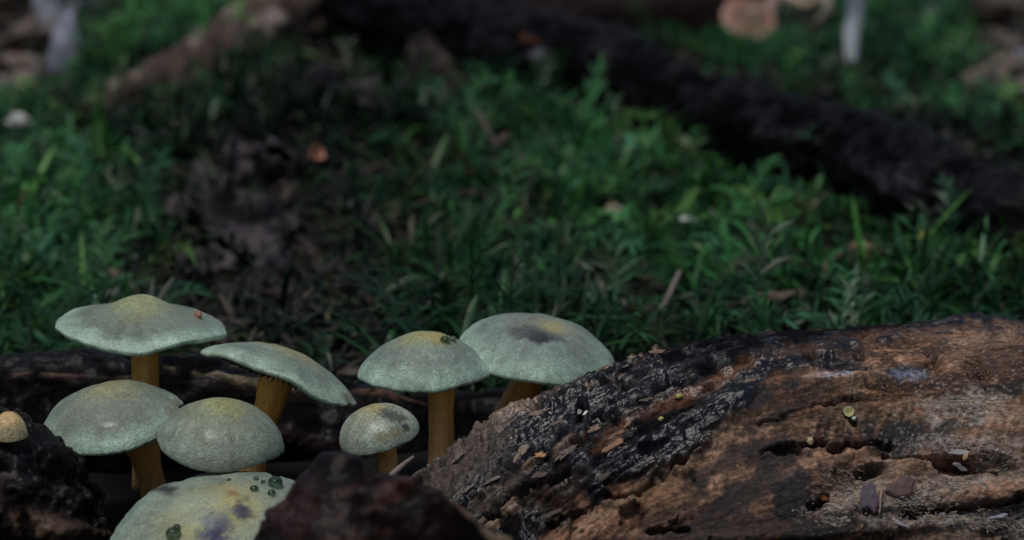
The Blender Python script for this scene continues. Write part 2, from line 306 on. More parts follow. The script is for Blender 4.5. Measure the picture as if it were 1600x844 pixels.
for (a, b, c, d, e, cl, k) in [(1512, 632, 60, 24, 0, (.42, .36, .30), .8), (1330, 768, 50, 26, -30, (.38, .31, .25), .75), (1440, 800, 66, 22, 0, (.36, .30, .25), .7), (1540, 812, 70, 14, 0, (.40, .36, .32), .75), (1500, 688, 70, 12, 0, (.38, .32, .28), .6), (1420, 772, 80, 28, 0, (.30, .24, .19), .6), (1560, 715, 46, 18, 0, (.36, .30, .25), .5), (1480, 752, 70, 16, 0, (.33, .27, .22), .6), (1302, 585, 28, 6, -4, (.36, .40, .52), .55), (1412, 580, 24, 7, 0, (.22, .25, .36), .5), (1225, 532, 18, 7, 0, (.12, .16, .22), .7), (1145, 608, 16, 10, 0, (.16, .17, .26), .7)]:
    wood = mix(wood, cl, k * ell(px, py, a, b, c, d, e, 0.6, 1.0 * fine + 0.5 * med))  # pale dust, plus bluish wet highlights painted in as colour
spk = sm(.38, .5, fbm(V * 1500, 2, 93)); wood = mix(wood, [.42, .36, .31], spk * .5 * sm(1180, 1400, px)); wood = mix(wood, [.03, .022, .018], sm(.3, .5, fbm(V * 700, 3, 95)) * .6)
colr = mix(wood, bark, dark); colr = mix(colr, [0.014, 0.010, 0.009], cr * 0.65)  # cracks and holes get their shadow painted into the colour too
wet = dark * (1 - 0.7 * tip) * sm(-0.5, 0.1, big + med) * 1.0 + 0.85 * (ell(px, py, 1305, 583, 48, 10, -3, 0.5, 0.4 * med) + ell(px, py, 1410, 580, 34, 10, 0, 0.5, 0.4 * med)) + 0.55 * blk
vv, F, cc, ww = close_tube(V, colr, wet); gg = close_tube(V, gp)[2]
log = empty('fallen_log', cen[300] * np.array([1, 1, 0]), 'large wet decaying log, half black bark and half bare brown wood, right of the mushrooms', 'log')
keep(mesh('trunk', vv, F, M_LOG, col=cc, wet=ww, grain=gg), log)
LPX, LPY, LD = (a.ravel() for a in proj(V)); LV = V.reshape(-1, 3)
dU = np.gradient(V, axis=0); dT = np.gradient(V, axis=1); LN = np.cross(dU, dT); LN /= np.linalg.norm(LN, axis=-1)[..., None] + 1e-12
LN *= np.sign((LN * rad).sum(-1))[..., None]; LN = LN.reshape(-1, 3); LR = rad.reshape(-1, 3); LT = (dU / (np.linalg.norm(dU, axis=-1)[..., None] + 1e-12)).reshape(-1, 3)
fr = np.where((LN @ -FWD > 0.02))[0]
def on_log(x, y, rad_px=5):
    q = (LPX[fr] - x) ** 2 + (LPY[fr] - y) ** 2; c = np.where(q < rad_px ** 2)[0]
    i = fr[c[np.argmin(LD[fr][c])]] if len(c) else fr[np.argmin(q)]
    n = LR[i] * 0.6 + LN[i] * 0.4; n /= np.linalg.norm(n)
    return LV[i], n, LT[i]

# --- generic lesser log
def simple_log(name, pts, label, base, pale, nu, nth, amp, seed, streaks=(), darks=(), wetk=0.5, dense=None, amp2=1.0):
    V, rad, u, th, cen = tube([P(a, b, d) for a, b, d, r in pts], [r * K * d for a, b, d, r in pts], nu, nth, dense)
    px, py, dd = proj(V); rr = np.mean([r * K * d for a, b, d, r in pts])
    gp = np.stack([u, th * rr, 0 * u], -1); k = 0.02 / rr
    g1 = fbm(gp * np.array([20, 150, 1]) * k, 5, seed); big = fbm(V * 45 * k, 3, seed + 3); med = fbm(V * 200 * k, 4, seed + 5)
    disp = amp * (0.5 * g1 + 1.0 * big + 0.5 * amp2 * med)
    c = np.zeros(V.shape) + np.array(base); c = mix(c, pale, sm(0.05, 0.6, g1 + 0.4 * med)); c = mix(c, np.array(base) * 0.45, sm(0.1, 0.5, -big + 0.4 * med))
    for (a, b, cx, d, e, cl, kk, up) in streaks:
        m = ell(px, py, a, b, cx, d, e, 0.5, 0.9 * med); c = mix(c, cl, kk * m * sm(-.35, .15, g1 + med)); disp += up * m
    V = V + rad * disp[..., None]; wet = sm(-0.1, 0.4, big + med) * wetk
    global LASTV; LASTV = V.reshape(-1, 3)
    vv, F, cc, ww = close_tube(V, c, wet)
    o = mesh(name, vv, F, M_WOOD, col=cc, wet=ww); origin_to(o, cen.mean(0)); return tag(o, label, 'log')
simple_log('rotten_branch', [(-420, 700, .735, 120), (-100, 690, .74, 118), (150, 668, .745, 112), (400, 672, .75, 108), (620, 712, .755, 105), (850, 720, .765, 110), (1080, 740, .775, 100)],
    'dark rotting branch lying behind the mushroom stems with pale split edges', (.005, .0045, .005), (.016, .011, .010), 420, 160, .0035, 110,
    streaks=[(60, 592, 90, 5, -2, (.17, .11, .085), .7, .0012), (215, 588, 60, 5, -4, (.12, .09, .07), .5, .001), (330, 590, 80, 6, 14, (.20, .17, .11), .85, .0015), (440, 606, 60, 5, 8, (.17, .14, .11), .7, .001), (600, 620, 50, 5, 6, (.14, .08, .06), .7, .001), (780, 585, 60, 14, 0, (.07, .04, .035), .7, 0), (30, 620, 90, 16, 0, (.014, .014, .018), .8, -.001)],
    wetk=0.8, dense=(R(-60), R(110), .7))
simple_log('rotten_log_end', [(-420, 800, .655, 190), (-250, 800, .655, 180), (-120, 800, .655, 165), (-20, 805, .656, 148), (50, 812, .658, 118), (95, 830, .662, 75), (118, 850, .666, 30)],
    'black wet lump of rotten log beside the small yellow button', (.006, .005, .0055), (.034, .023, .018), 260, 200, .0052, 210,
    streaks=[(70, 825, 60, 20, 10, (.10, .065, .045), .9, .002), (10, 730, 20, 22, 0, (.10, .085, .08), .6, .001), (25, 610, 30, 6, -4, (.22, .14, .10), .8, .001), (24, 700, 20, 8, 10, (.06, .03, .02), .7, 0)], wetk=.8, dense=(R(-60), R(120), .75), amp2=1.5)
_x, _y, _d = proj(LASTV); BUT_D = float(_d[np.hypot(_x - 15, _y - 688) < 12].min()) + .0015
simple_log('fallen_branch', [(520, -25, 1.55, 70), (700, 45, 1.40, 80), (820, 85, 1.31, 66), (950, 128, 1.235, 72), (1100, 180, 1.155, 62), (1230, 222, 1.09, 64), (1380, 268, 1.04, 72), (1500, 318, .985, 68), (1750, 420, .92, 72)],
    'thick dark fallen branch lying slantwise across the moss', (.0035, .003, .0045), (.009, .0075, .010), 300, 120, .006, 310,
    streaks=[(840, 85, 16, 10, 0, (.20, .20, .25), .6, 0), (1420, 290, 50, 30, 0, (.05, .045, .06), .5, 0), (820, 62, 18, 6, 0, (.16, .07, .03), .6, 0)], wetk=0.6)
simple_log('dark_log', [(560, -50, 1.72, 60), (800, 0, 1.64, 58), (1000, 18, 1.6, 60), (1150, 24, 1.58, 56)],
    'short dark log end lying behind the slanting fallen branch', (.020, .013, .013), (.035, .022, .022), 120, 60, .004, 330, wetk=0.3)
simple_log('dry_branch', [(140, 190, 1.22, 34), (260, 138, 1.32, 42), (370, 75, 1.42, 50), (470, 20, 1.52, 54), (620, -50, 1.64, 56)],
    'pale brown crumbling dry branch lying beside the green moss mound', (.085, .062, .052), (.27, .215, .19), 160, 70, .005, 350, wetk=0.0, amp2=1.6,
    streaks=[(270, 140, 90, 25, -30, (.07, .05, .045), .6, 0), (430, 30, 40, 22, -30, (.36, .29, .26), .6, 0)])

# --- mounds: a ridge line lofted down to the ground in front and behind
def mound(name, ridge_px, label, cat, base, pale, dfront, dback, nu, nv, amp, seed, streaks=(), wetk=0.3, zf=-0.004, crest=0.35):
    rp = catmull(np.array([P(*q) for q in ridge_px]), nu); c = CAM
    fr_ = rp.copy(); fr_[:, 1] -= dfront; fr_[:, 2] = zf; bk = rp.copy(); bk[:, 1] += dback; bk[:, 2] = zf
    s = np.linspace(-1, 1, nv)[None, :, None]; w = np.abs(s); foot = np.where(s < 0, fr_[:, None], bk[:, None])
    V = rp[:, None] * (1 - w) + foot * w; h = (rp[:, 2] - zf)[:, None, None]
    V = V + np.array([0, 0, 1.0]) * h * crest * np.sin(np.pi * w) * (1 - w) - np.array([0, 0, 1.0]) * 0.0015 * np.exp(-(w / 0.05) ** 2)
    p3 = V; g1 = fbm(np.stack([p3[..., 0] * 60 + p3[..., 2] * 60, p3[..., 1] * 150, p3[..., 2] * 260 - p3[..., 0] * 150], -1), 5, seed); big = fbm(p3 * 55, 3, seed + 2); med = fbm(p3 * 330, 4, seed + 4)
    px, py, d = proj(V); disp = amp * (0.6 * g1 + big + 0.35 * med + 0.9 * ridge(p3 * np.array([45, 120, 120]) + .6 * big[..., None], 3, seed + 8))
    col = np.zeros(V.shape) + np.array(base); col = mix(col, pale, sm(0.0, 0.55, g1 + 0.5 * med)); col = mix(col, np.array(base) * 0.4, sm(0.05, 0.4, -big - 0.3 * med))
    for (a, b, cx, dy, e, cl, kk, up) in streaks:
        m = ell(px, py, a, b, cx, dy, e, 0.5, 0.5 * med); col = mix(col, cl, kk * m); disp = disp + up * m
    n = np.cross(np.gradient(V, axis=0), np.gradient(V, axis=1)); n /= np.linalg.norm(n, axis=-1)[..., None] + 1e-12; n *= np.sign(n[..., 2:3] + 1e-9)
    V = V + n * (disp * (1 - 0.6 * np.abs(s[..., 0])))[..., None]
    o = mesh(name, V, grid_faces(nu, nv), M_WOOD, col=col, wet=sm(-0.1, 0.4, big + .6 * med) * wetk); origin_to(o, rp.mean(0) * np.array([1, 1, 0])); return tag(o, label, cat)
mound('bark_slab', [(330, 925, .575), (385, 858, .57), (435, 800, .567), (482, 748, .565), (512, 712, .565), (535, 710, .564), (580, 728, .563), (640, 742, .56), (690, 770, .555), (745, 805, .55), (815, 850, .545), (900, 920, .54)],
    'dark reddish brown bark slab with a pale right edge in front of the mushrooms', 'bark', (.006, .0032, .003), (.038, .015, .012), .05, .03, 320, 180, .0020, 410,
    streaks=[(742, 806, 100, 9, 38, (.15, .115, .08), 1.0, .0010), (700, 778, 34, 8, 40, (.24, .15, .11), .9, 0), (470, 800, 40, 50, 0, (.045, .02, .018), .5, 0)], wetk=.8, crest=.08)
mound('wood_chunk', [(640, 60, 1.36), (665, 55, 1.355), (690, 80, 1.345), (730, 120, 1.33), (790, 160, 1.31)],
    'grey brown weathered wood chunk leaning on the slanting fallen branch', 'wood', (.026, .022, .021), (.07, .061, .056), .02, .02, 60, 40, .002, 430, wetk=0)

# ------------------------------------------------------------------ mushrooms
def mushroom(label, c, d, r, h, roll, pit, prof, stem, cols, patches=(), name='mushroom', wetp=(), wob=0.045, seed=0, rim_drop=0.05, group=None, nicks=()):
    """c: photo pixel of the rim centre, d depth, r,h in pixels at that depth; roll + = right side down, pit + = leans to the camera;
    stem: list of (px,py,depth,width px) from the cap down"""
    s = K * d; r *= s; h *= s; C = P(c[0], c[1], d); k, p, q, w = prof
    Rm = np.array(Matrix.Rotation(R(roll), 3, 'Y') @ Matrix.Rotation(R(pit), 3, 'X'))
    nr, na = 44, 128; t = np.sin(np.linspace(0, 1, nr) * math.pi / 2) ** 1.0; t[0] = 0.004
    a = np.linspace(0, 2 * math.pi, na, endpoint=False)
    ztop = lambda t: h * ((1 - k) * np.clip(1 - t ** p, 0, 1) ** q + k * np.exp(-(t / w) ** 2) * (1 - t ** 4))
    low = rim_drop * r
    prof_r = np.concatenate([t, [0.998, 0.985, 0.955], np.linspace(0.93, 0.12, 10)])
    zu = lambda t: ztop(t) * 0.5 - low * 1.0
    prof_z = np.concatenate([ztop(t), [-low * 0.45, -low * 0.85, -low], zu(np.linspace(0.93, 0.12, 10)) - 0.0 * t[0]])
    prof_z[nr + 3:] = np.minimum(prof_z[nr + 3:], ztop(np.linspace(0.93, 0.12, 10)) - low * 0.8)
    A, T = np.meshgrid(a, prof_r); Z = np.repeat(prof_z[:, None], na, 1)
    cs = np.stack([np.cos(A), np.sin(A), 0 * A + seed * 7.3], -1)
    wv = 1 + wob * fbm(cs * 1.3, 2, seed) * T + 0.012 * fbm(cs * 26, 3, seed + 5) * sm(.85, 1, T) + 0.02 * fbm(cs * 5, 2, seed + 6) * sm(.6, 1, T)
    rn = np.random.default_rng(seed + 900)
    for an_, wd_, dp_ in list(nicks) + [(rn.uniform(0, 360), rn.uniform(2, 6), rn.uniform(.012, .035)) for _ in range(5)]:
        da = np.abs((A - R(an_) + math.pi) % (2 * math.pi) - math.pi); wv = wv - dp_ * (1 - sm(R(wd_) * .3, R(wd_), da + R(wd_) * .4 * fbm(cs * 30, 2, seed + 8))) * sm(.7, 1, T)
    X, Y = r * T * np.cos(A) * wv, r * T * np.sin(A) * wv
    Z = Z + 0.06 * r * wob / 0.03 * fbm(cs * 1.1 + 4, 2, seed + 2) * T ** 2 + 0.012 * r * fbm(np.stack([X, Y, 0 * X], -1) / r * 5 + seed, 3, seed + 9)
    L = np.stack([X, Y, Z], -1); Wd = L @ Rm.T + C; px, py, _ = proj(Wd)
    n1 = fbm(np.stack([X, Y, Z], -1) / r * 4 + seed, 4, seed + 20); st = fbm(np.stack([np.cos(A) * 14, np.sin(A) * 14, T * 2.0], -1), 4, seed + 30); n3 = fbm(L / r * 16, 3, seed + 40)
    cc_, cm, ce = (np.array(v) for v in cols); col = np.zeros(L.shape) + cm
    col = mix(col, cc_, 1 - sm(.12, .62, T + .22 * n1)); col = mix(col, ce, sm(.66, 1.0, T + .08 * n1))
    col = col * (1 + .22 * st * sm(.25, .6, T) + .35 * n3 + .3 * n1)[..., None]
    wet = .25 + .3 * sm(0, .5, n1)
    for (x, y, rx, ry, an, cl, kk) in patches: col = mix(col, cl, kk * ell(px, py, x, y, rx, ry, an, .6, .7 * n3))
    for (x, y, rx, ry) in wetp: wet = np.maximum(wet, 1.0 * ell(px, py, x, y, rx * 1.3, ry * 1.2, 0, .9, 1.1 * n3))
    under = (np.arange(len(prof_r)) > nr + 2)[:, None]; col = np.where(under[..., None], np.array([.09, .07, .03]), col); wet = np.where(under, 0, wet)
    nR = len(prof_r); F = grid_faces(nR, na, True)[:, ::-1].tolist(); F.append(list(range(na)))
    base = np.array([*P(*stem[-1][:3])]); root = empty(name, base, label, 'mushroom', group)
    capo = keep(mesh('cap', Wd, F, M_CAP, col=col, wet=wet), root)
    # gills: radial blades under the cap
    gv, gf = [], []; ng = 72
    for i in range(ng):
        an = 2 * math.pi * i / ng + .01 * math.sin(i * 5.1); t0 = .16 if i % 2 == 0 else .5; b = len(gv); ts = np.linspace(t0, .90, 5); e = np.array([-math.sin(an), math.cos(an), 0]) * .00012
        for tt in ts:
            zz = min(zu(tt), ztop(tt) - low * .8) + .0003; dp = .0014 * (1 - ((tt - t0) / (1 - t0)) ** 3) + .0003; o = np.array([r * tt * math.cos(an), r * tt * math.sin(an), zz])
            gv += [o - e, o + e, o + e - [0, 0, dp], o - e - [0, 0, dp]]
        for j in range(4):
            for m in range(4): gf.append([b + j * 4 + m, b + j * 4 + (m + 1) % 4, b + j * 4 + 4 + (m + 1) % 4, b + j * 4 + 4 + m])
        gf += [[b, b + 3, b + 2, b + 1], [b + 16, b + 17, b + 18, b + 19]]
    keep(tag(mesh('gills', np.array(gv) @ Rm.T + C, gf, M_GILL, smooth=False), kind='stuff'), root).parent = capo
    # stem
    topc = C + Rm @ np.array([0, 0, float(ztop(np.array(.1))) * .6])
    pts = [(topc, stem[0][3] * K * stem[0][2] / 2 * 1.12)] + [(P(x, y, dd_), wd * K * dd_ / 2) for x, y, dd_, wd in stem]
    V, rad_, u_, th_, cn = tube_up([q for q, _ in pts], [q for _, q in pts], 40, 28, seed)
    g = fbm(np.stack([np.cos(th_) * 5, np.sin(th_) * 5, u_ * 60], -1), 4, seed + 60); hh = u_ / u_.max()
    sc = np.zeros(V.shape) + np.array([.85, .44, .07]); sc = mix(sc, [.52, .29, .10], sm(.25, .9, hh + .2 * g)); sc = sc * (1 + .4 * g)[..., None]
    vv, F, cc2, _ = close_tube(V, sc); keep(mesh('stem', vv, F, M_STEM, col=cc2), root)
    return root, (C, Rm, r, h, px, py, Wd)
def tube_up(path, radii, nu, nth, seed):
    pr = catmull(np.hstack([np.array(path), np.array(radii)[:, None]]), nu); c, r = pr[:, :3], pr[:, 3]; t = np.gradient(c, axis=0); ln = np.linalg.norm(t, axis=1); u = np.cumsum(ln); t /= ln[:, None]
    a = np.cross(t, [0, 1.0, 0]); a /= np.linalg.norm(a, axis=1)[:, None]; b = np.cross(t, a); th = np.linspace(0, 2 * math.pi, nth, endpoint=False)
    rad = np.cos(th)[None, :, None] * a[:, None] + np.sin(th)[None, :, None] * b[:, None]; U = np.repeat(u[:, None], nth, 1); TH = np.repeat(th[None], nu, 0)
    rr = r[:, None] * (1 + .05 * fbm(np.stack([np.cos(TH) * 3, np.sin(TH) * 3, U * 150 + seed], -1), 3, seed))
    return c[:, None] + rad * rr[..., None], rad, U, TH, c
TEAL = (.35, .49, .38); GREY = (.175, .22, .165); YEL = (.33, .36, .17)
GR = 'greenish mushrooms growing from the rotten wood'
mush = {}
def mk(key, *a, **k): mush[key] = mushroom(*a, group=GR, **k)
mk(1, 'tall mushroom with a broad conical grey green cap on a straight orange stem', (221, 512), .70, 132, 52, 1.5, 0, (.50, 2.0, .62, .40),
   [(226, 540, .70, 44), (227, 600, .70, 42), (228, 680, .70, 42), (230, 765, .70, 48)], (YEL, GREY, TEAL), seed=1,
   patches=[(312, 505, 3, 2, 0, (.3, .06, .05), .9), (300, 500, 60, 12, 0, (.27, .32, .26), .5)], wetp=[(225, 530, 60, 12)])
mk(2, 'mushroom with a split cap edge leaning below the broad conical cap', (177, 655), .672, 112, 54, -7, 11, (.12, 2.3, .75, .5),
   [(212, 690, .676, 46), (224, 715, .678, 42), (238, 757, .68, 42), (246, 800, .68, 46)], ((.30, .30, .15), GREY, (.32, .45, .35)), seed=2, wob=.05, nicks=[(2, 9, .10), (-14, 5, .05), (16, 5, .06)],
   patches=[(172, 663, 8, 3, 0, (.4, .42, .45), .5), (275, 640, 14, 22, 10, (.27, .2, .11), .6), (190, 640, 70, 22, 0, (.19, .22, .20), .5)], wetp=[(172, 663, 9, 4)])  # the small pale lilac spot is a painted highlight
mk(3, 'mushroom with a cap tipped steeply over, showing a sliver of brown gills', (438, 584), .69, 126, 42, 21, -9.5, (.15, 2.0, .8, .5),
   [(428, 606, .69, 52), (420, 635, .69, 46), (404, 675, .692, 44), (392, 740, .695, 44), (388, 790, .695, 44)], ((.33, .32, .15), (.21, .28, .215), (.36, .48, .37)), seed=3, nicks=[(-20, 5, .06), (205, 4, .04)],
   patches=[(545, 622, 16, 9, 20, (.10, .09, .05), .6)])
mk(4, 'rounded mushroom with a plain olive dome pressed against the split cap', (345, 694), .655, 98, 72, 4, 6, (.10, 2.2, .62, .5),
   [(345, 735, .66, 44), (346, 790, .662, 44), (346, 850, .662, 46)], ((.32, .33, .14), (.21, .25, .18), (.24, .31, .24)), seed=4,
   patches=[(345, 725, 70, 14, 0, (.17, .165, .15), .6)], wetp=[(330, 680, 8, 8), (365, 682, 22, 10)])
mk(5, 'big spotted mushroom cap with wet beads below the plain olive dome', (338, 838), .628, 168, 46, -6, 21, (.10, 2.2, .8, .5),
   [(350, 870, .64, 52), (356, 920, .645, 50), (356, 990, .647, 52)], ((.36, .355, .15), (.24, .29, .215), (.23, .32, .26)), seed=5, wob=.05,
   patches=[(258, 764, 18, 8, 8, (.03, .035, .03), 1.0), (375, 780, 36, 22, 20, (.46, .37, .13), .55), (378, 797, 15, 11, 40, (.035, .03, .05), 1.0), (338, 825, 28, 26, -30, (.035, .035, .08), 1.0), (365, 771, 9, 3, 10, (.25, .10, .02), .7), (340, 750, 14, 6, 0, (.16, .19, .17), .6), (310, 800, 40, 26, 0, (.40, .46, .38), .5), (386, 780, 6, 6, 0, (.10, .12, .06), .7)], wetp=[(300, 800, 40, 20), (330, 830, 40, 20)])
mk(6, 'mushroom with an even rounded cap on a straight pale brown stem', (664, 580), .70, 104, 62, 1, 0, (.12, 2.1, .72, .5),
   [(688, 604, .70, 44), (689, 640, .70, 40), (690, 680, .70, 40), (690, 735, .70, 46)], ((.36, .36, .15), (.20, .26, .215), (.32, .46, .365)), seed=6,
   patches=[(690, 525, 26, 9, 0, (.42, .35, .10), .6)])
mk(7, 'mushroom with a flat cap dented black at its centre, behind the big log', (838, 550), .712, 123, 40, 8, 8, (-.18, 2.3, .75, .24),
   [(826, 592, .716, 52), (806, 630, .716, 48), (786, 668, .716, 46), (768, 715, .716, 46), (760, 760, .716, 46)], ((.22, .24, .18), (.20, .265, .225), (.32, .46, .365)), seed=7,
   patches=[(842, 524, 36, 10, 6, (.02, .024, .022), 1.0), (846, 530, 22, 5, 4, (.012, .012, .014), 1.0), (868, 512, 26, 9, 14, (.40, .36, .16), .7), (815, 518, 26, 10, 0, (.10, .12, .11), .6), (900, 540, 40, 10, 20, (.16, .19, .18), .4)])
mk(8, 'smallest capped mushroom, glossy and speckled black, on a short stem', (592, 682), .665, 63, 50, -11, 8, (.05, 2.4, .55, .5),
   [(604, 705, .668, 30), (606, 728, .668, 30), (607, 770, .668, 32)], ((.34, .31, .12), (.29, .33, .25), (.31, .38, .30)), seed=8,
   patches=[(612, 650, 22, 9, 15, (.04, .05, .035), .9), (633, 668, 7, 7, 0, (.03, .035, .03), 1.0), (607, 680, 26, 7, -15, (.22, .17, .05), .6)], wetp=[(590, 672, 24, 12)])
mk(9, 'tiny round pale yellow mushroom button poking from black rotten wood', (15, 682), BUT_D, 28, 40, 0, 4, (.0, 2.2, .55, .5),
   [(15, 686, BUT_D + .001, 22), (15, 720, BUT_D + .004, 22)], ((.62, .42, .17), (.58, .42, .19), (.46, .40, .22)), seed=9)

# beads of water on the caps
def uv_ball(nr=12, na=20):
    v = [(0, 0, 1.0)]; f = []
    for i in range(1, nr):
        for j in range(na): p_, q_ = math.pi * i / nr, 2 * math.pi * j / na; v.append((math.sin(p_) * math.cos(q_), math.sin(p_) * math.sin(q_), math.cos(p_)))
    v.append((0, 0, -1.0)); n = len(v) - 1
    for j in range(na): f.append([0, 1 + j, 1 + (j + 1) % na]); f.append([n, n - na + (j + 1) % na, n - na + j])
    for i in range(nr - 2):
        for j in range(na): a = 1 + i * na; f.append([a + j, a + na + j, a + na + (j + 1) % na, a + (j + 1) % na])
    return np.array(v), f
BV, BF = uv_ball()
def on_cap(key, x, y):
    C, Rm, r, h, px, py, Wd = mush[key][1]; n = 44 * 128; q = (px.ravel()[:n] - x) ** 2 + (py.ravel()[:n] - y) ** 2; V = Wd.reshape(-1, 3)[:n]
    d = proj(V)[2]; c = np.where(q < 64)[0]; i = c[np.argmin(d[c])] if len(c) else np.argmin(q); return V[i]
for key, x, y, rp in [(5, 431, 752, 10.5), (5, 399, 760, 6), (5, 427, 766, 6), (5, 404, 743, 4), (5, 410, 748, 3.5), (5, 268, 834, 11), (5, 275, 820, 6), (6, 697, 527, 7), (6, 710, 526, 5.5), (5, 358, 744, 3)]:
    c = on_cap(key, x, y); rr = 1.15 * rp * K * proj(c)[2]
    o = mesh('water_bead', BV * rr * np.array([1, 1, .8]), BF, M_WATER); o.location = [float(t) for t in c + np.array([0, 0, rr * .45])]
    big = 'large' if rp > 8 else 'small'
    tag(o, f'{big} dark greenish bead of water on the ' + ('big spotted cap' if key == 5 else 'even rounded cap'), 'water drop', 'beads of water on the caps')
# crumb on cap 1
def pebble(name, loc, s, colr, label, cat, seed, mat=None, group=None):
    v = BV * (1 + .35 * fbm(BV * 1.6 + seed, 3, seed))[:, None] * np.array(s); o = mesh(name, v, BF, mat or M_CHIP, col=np.zeros(v.shape) + np.array(colr)); o.location = [float(t) for t in loc]; return tag(o, label, cat, group)
pebble('bark_crumb', on_cap(1, 312, 489) + np.array([0, 0, .0006]), (.0009, .0008, .0012), (.35, .16, .11), 'tiny reddish crumb on the broad conical cap', 'crumb', 3)

# ------------------------------------------------------------------ bits lying on the big log
def chip_mesh(Lg, Wd, T, seed, bend=.15):
    r_ = np.random.default_rng(seed); n = 11; a = np.linspace(0, 2 * math.pi, n, endpoint=False); k = 1 + r_.uniform(-.42, .30, n)
    o = np.stack([np.cos(a) * Lg / 2 * k, np.sin(a) * Wd / 2 * k, 0 * a], -1); z = lambda v: -bend * Lg * (v[:, 0] / Lg * 2) ** 2 * .5
    lo, mid, hi = o.copy(), o * np.array([1.03, 1.03, 1]), o * np.array([.86, .8, 1]); lo[:, 2] = z(lo) - T * .6; mid[:, 2] = z(mid) + T * .3; hi[:, 2] = z(hi) + T * .6 + r_.uniform(-.1, .15, n) * T
    V = np.vstack([lo, mid, hi, [[0, 0, T * .75]]]); F = []
    for j in range(n):
        j2 = (j + 1) % n; F += [[j, j2, n + j2, n + j], [n + j, n + j2, 2 * n + j2, 2 * n + j], [2 * n + j, 2 * n + j2, 3 * n]]
    F.append(list(range(n))[::-1]); return V, F
def lay(x, y, ang, lift=0.0, tilt=0.0):
    """matrix: lies on the log at a photo pixel, long side at ang degrees in the picture"""
    p_, n, _ = on_log(x, y); n = n - FWD * .45; n /= np.linalg.norm(n); e = RT * math.cos(R(ang)) - UP * math.sin(R(ang)); e = e - n * (e @ n); e /= np.linalg.norm(e); b = np.cross(n, e)
    m = Matrix(np.stack([e, b, n], 1).tolist()).to_4x4(); m.translation = Vector((p_ + n * lift).tolist()); return m @ Matrix.Rotation(R(tilt), 4, 'Y')
def chip(name, x, y, lg, wd, ang, colr, seed, label=None, cat=None, group=None, T=None, lift=.0004, tilt=0, parent=None, bend=.1):
    V, F = chip_mesh(lg * PXM, wd * PXM, (T or wd * .25) * PXM, seed, bend); r_ = np.random.default_rng(seed)
    c = np.zeros(V.shape) + np.array(colr) * (1 + r_.uniform(-.25, .25, len(V)))[:, None]; o = mesh(name, V, F, M_CHIP, col=c, smooth=False)
    mw = lay(x, y, ang, lift, tilt)
    if parent is not None: o.parent = parent; o.matrix_basis = Matrix.Translation(-parent.location) @ mw
    else: o.matrix_world = mw
    return tag(o, label, cat, group) if label else o
for i, (x, y, lg, wd, ang, cl) in enumerate([(905, 682, 26, 8, -38, (.28, .20, .13)), (884, 703, 34, 9, -40, (.17, .12, .09)), (930, 665, 24, 10, -20, (.30, .20, .13)), (907, 640, 14, 8, -50, (.50, .48, .42)), (815, 700, 40, 11, -62, (.22, .165, .12)), (790, 706, 34, 10, -60, (.26, .20, .155)), (970, 672, 30, 7, -45, (.32, .17, .09)), (985, 660, 26, 6, -40, (.28, .15, .08)), (870, 655, 30, 8, -30, (.14, .09, .065)), (1025, 545, 26, 8, -18, (.28, .17, .10)), (900, 580, 30, 9, -40, (.15, .10, .07)), (840, 640, 30, 9, -30, (.20, .14, .10)), (770, 745, 30, 7, -45, (.22, .18, .15)), (745, 720, 24, 9, -55, (.26, .22, .18)), (800, 775, 40, 8, -42, (.09, .06, .05)), (850, 740, 24, 9, -35, (.12, .08, .06)), (945, 740, 26, 8, -30, (.08, .05, .04)), (730, 760, 30, 7, -35, (.17, .13, .11)), (760, 690, 22, 9, -30, (.24, .19, .16)), (715, 715, 24, 10, -40, (.21, .17, .15)), (690, 730, 26, 10, -20, (.19, .15, .14)), (1010, 620, 24, 8, -30, (.10, .07, .05)), (1050, 585, 40, 7, -25, (.11, .07, .05)), (865, 800, 34, 8, -30, (.10, .065, .045)), (1480, 515, 30, 7, 0, (.03, .025, .03)), (1170, 590, 24, 8, -20, (.26, .14, .08)), (1440, 553, 20, 7, 40, (.22, .14, .10)), (1545, 577, 14, 6, 0, (.30, .16, .09)), (1300, 566, 40, 9, -4, (.05, .035, .035)), (960, 690, 40, 9, -40, (.36, .18, .085)), (645, 720, 30, 8, -35, (.16, .125, .105)), (630, 732, 24, 8, -30, (.15, .12, .10))]):
    if i in (0, 5, 13, 14, 18, 20, 22, 30): continue
    ang += ((i * 53) % 40) - 20
    chip('bark_flake', x, y, lg * 1.15, wd * 1.1, ang, np.array(cl) * (.45 + .5 * ((i * 37) % 10) / 10), 500 + i, parent=log, lift=-.0001)
chip('bark_chip', 1360, 775, 30, 40, 6, (.085, .06, .085), 601, 'purple brown bark chip with a thin upright edge lying on the big log', 'bark chip', T=5, lift=.0012, bend=.05)
chip('bark_chip', 1409, 760, 42, 34, 0, (.10, .055, .05), 602, 'wider reddish brown bark chip lying on the big log', 'bark chip', T=6, lift=.0012, bend=.05)
chip('wood_sliver', 1376, 778, 40, 5, -84, (.34, .23, .16), 603, 'thin tan sliver standing against the purple brown chip', 'splinter', T=4, lift=.0012)
chip('wood_splinter', 1499, 703, 34, 8, -4, (.42, .42, .42), 604, 'pale grey splinter bridging a hollow in the big log', 'splinter', lift=.0018)
chip('wood_splinter', 1502, 716, 16, 7, -60, (.55, .36, .19), 605, 'short orange tan splinter in a hollow of the big log', 'splinter', lift=.0022)
chip('wood_splinter', 1493, 727, 26, 9, 32, (.36, .32, .35), 606, 'frayed lilac grey splinter in a hollow of the big log', 'splinter', lift=.0025)
chip('wood_splinter', 1560, 806, 34, 6, -12, (.40, .44, .50), 607, 'bluish white splinter among pale fibres on the big log', 'splinter', lift=.0014)
chip('wood_splinter', 1408, 815, 28, 5, 24, (.44, .42, .42), 608, 'slender white splinter beside the dark crack in the big log', 'splinter', lift=.0012)
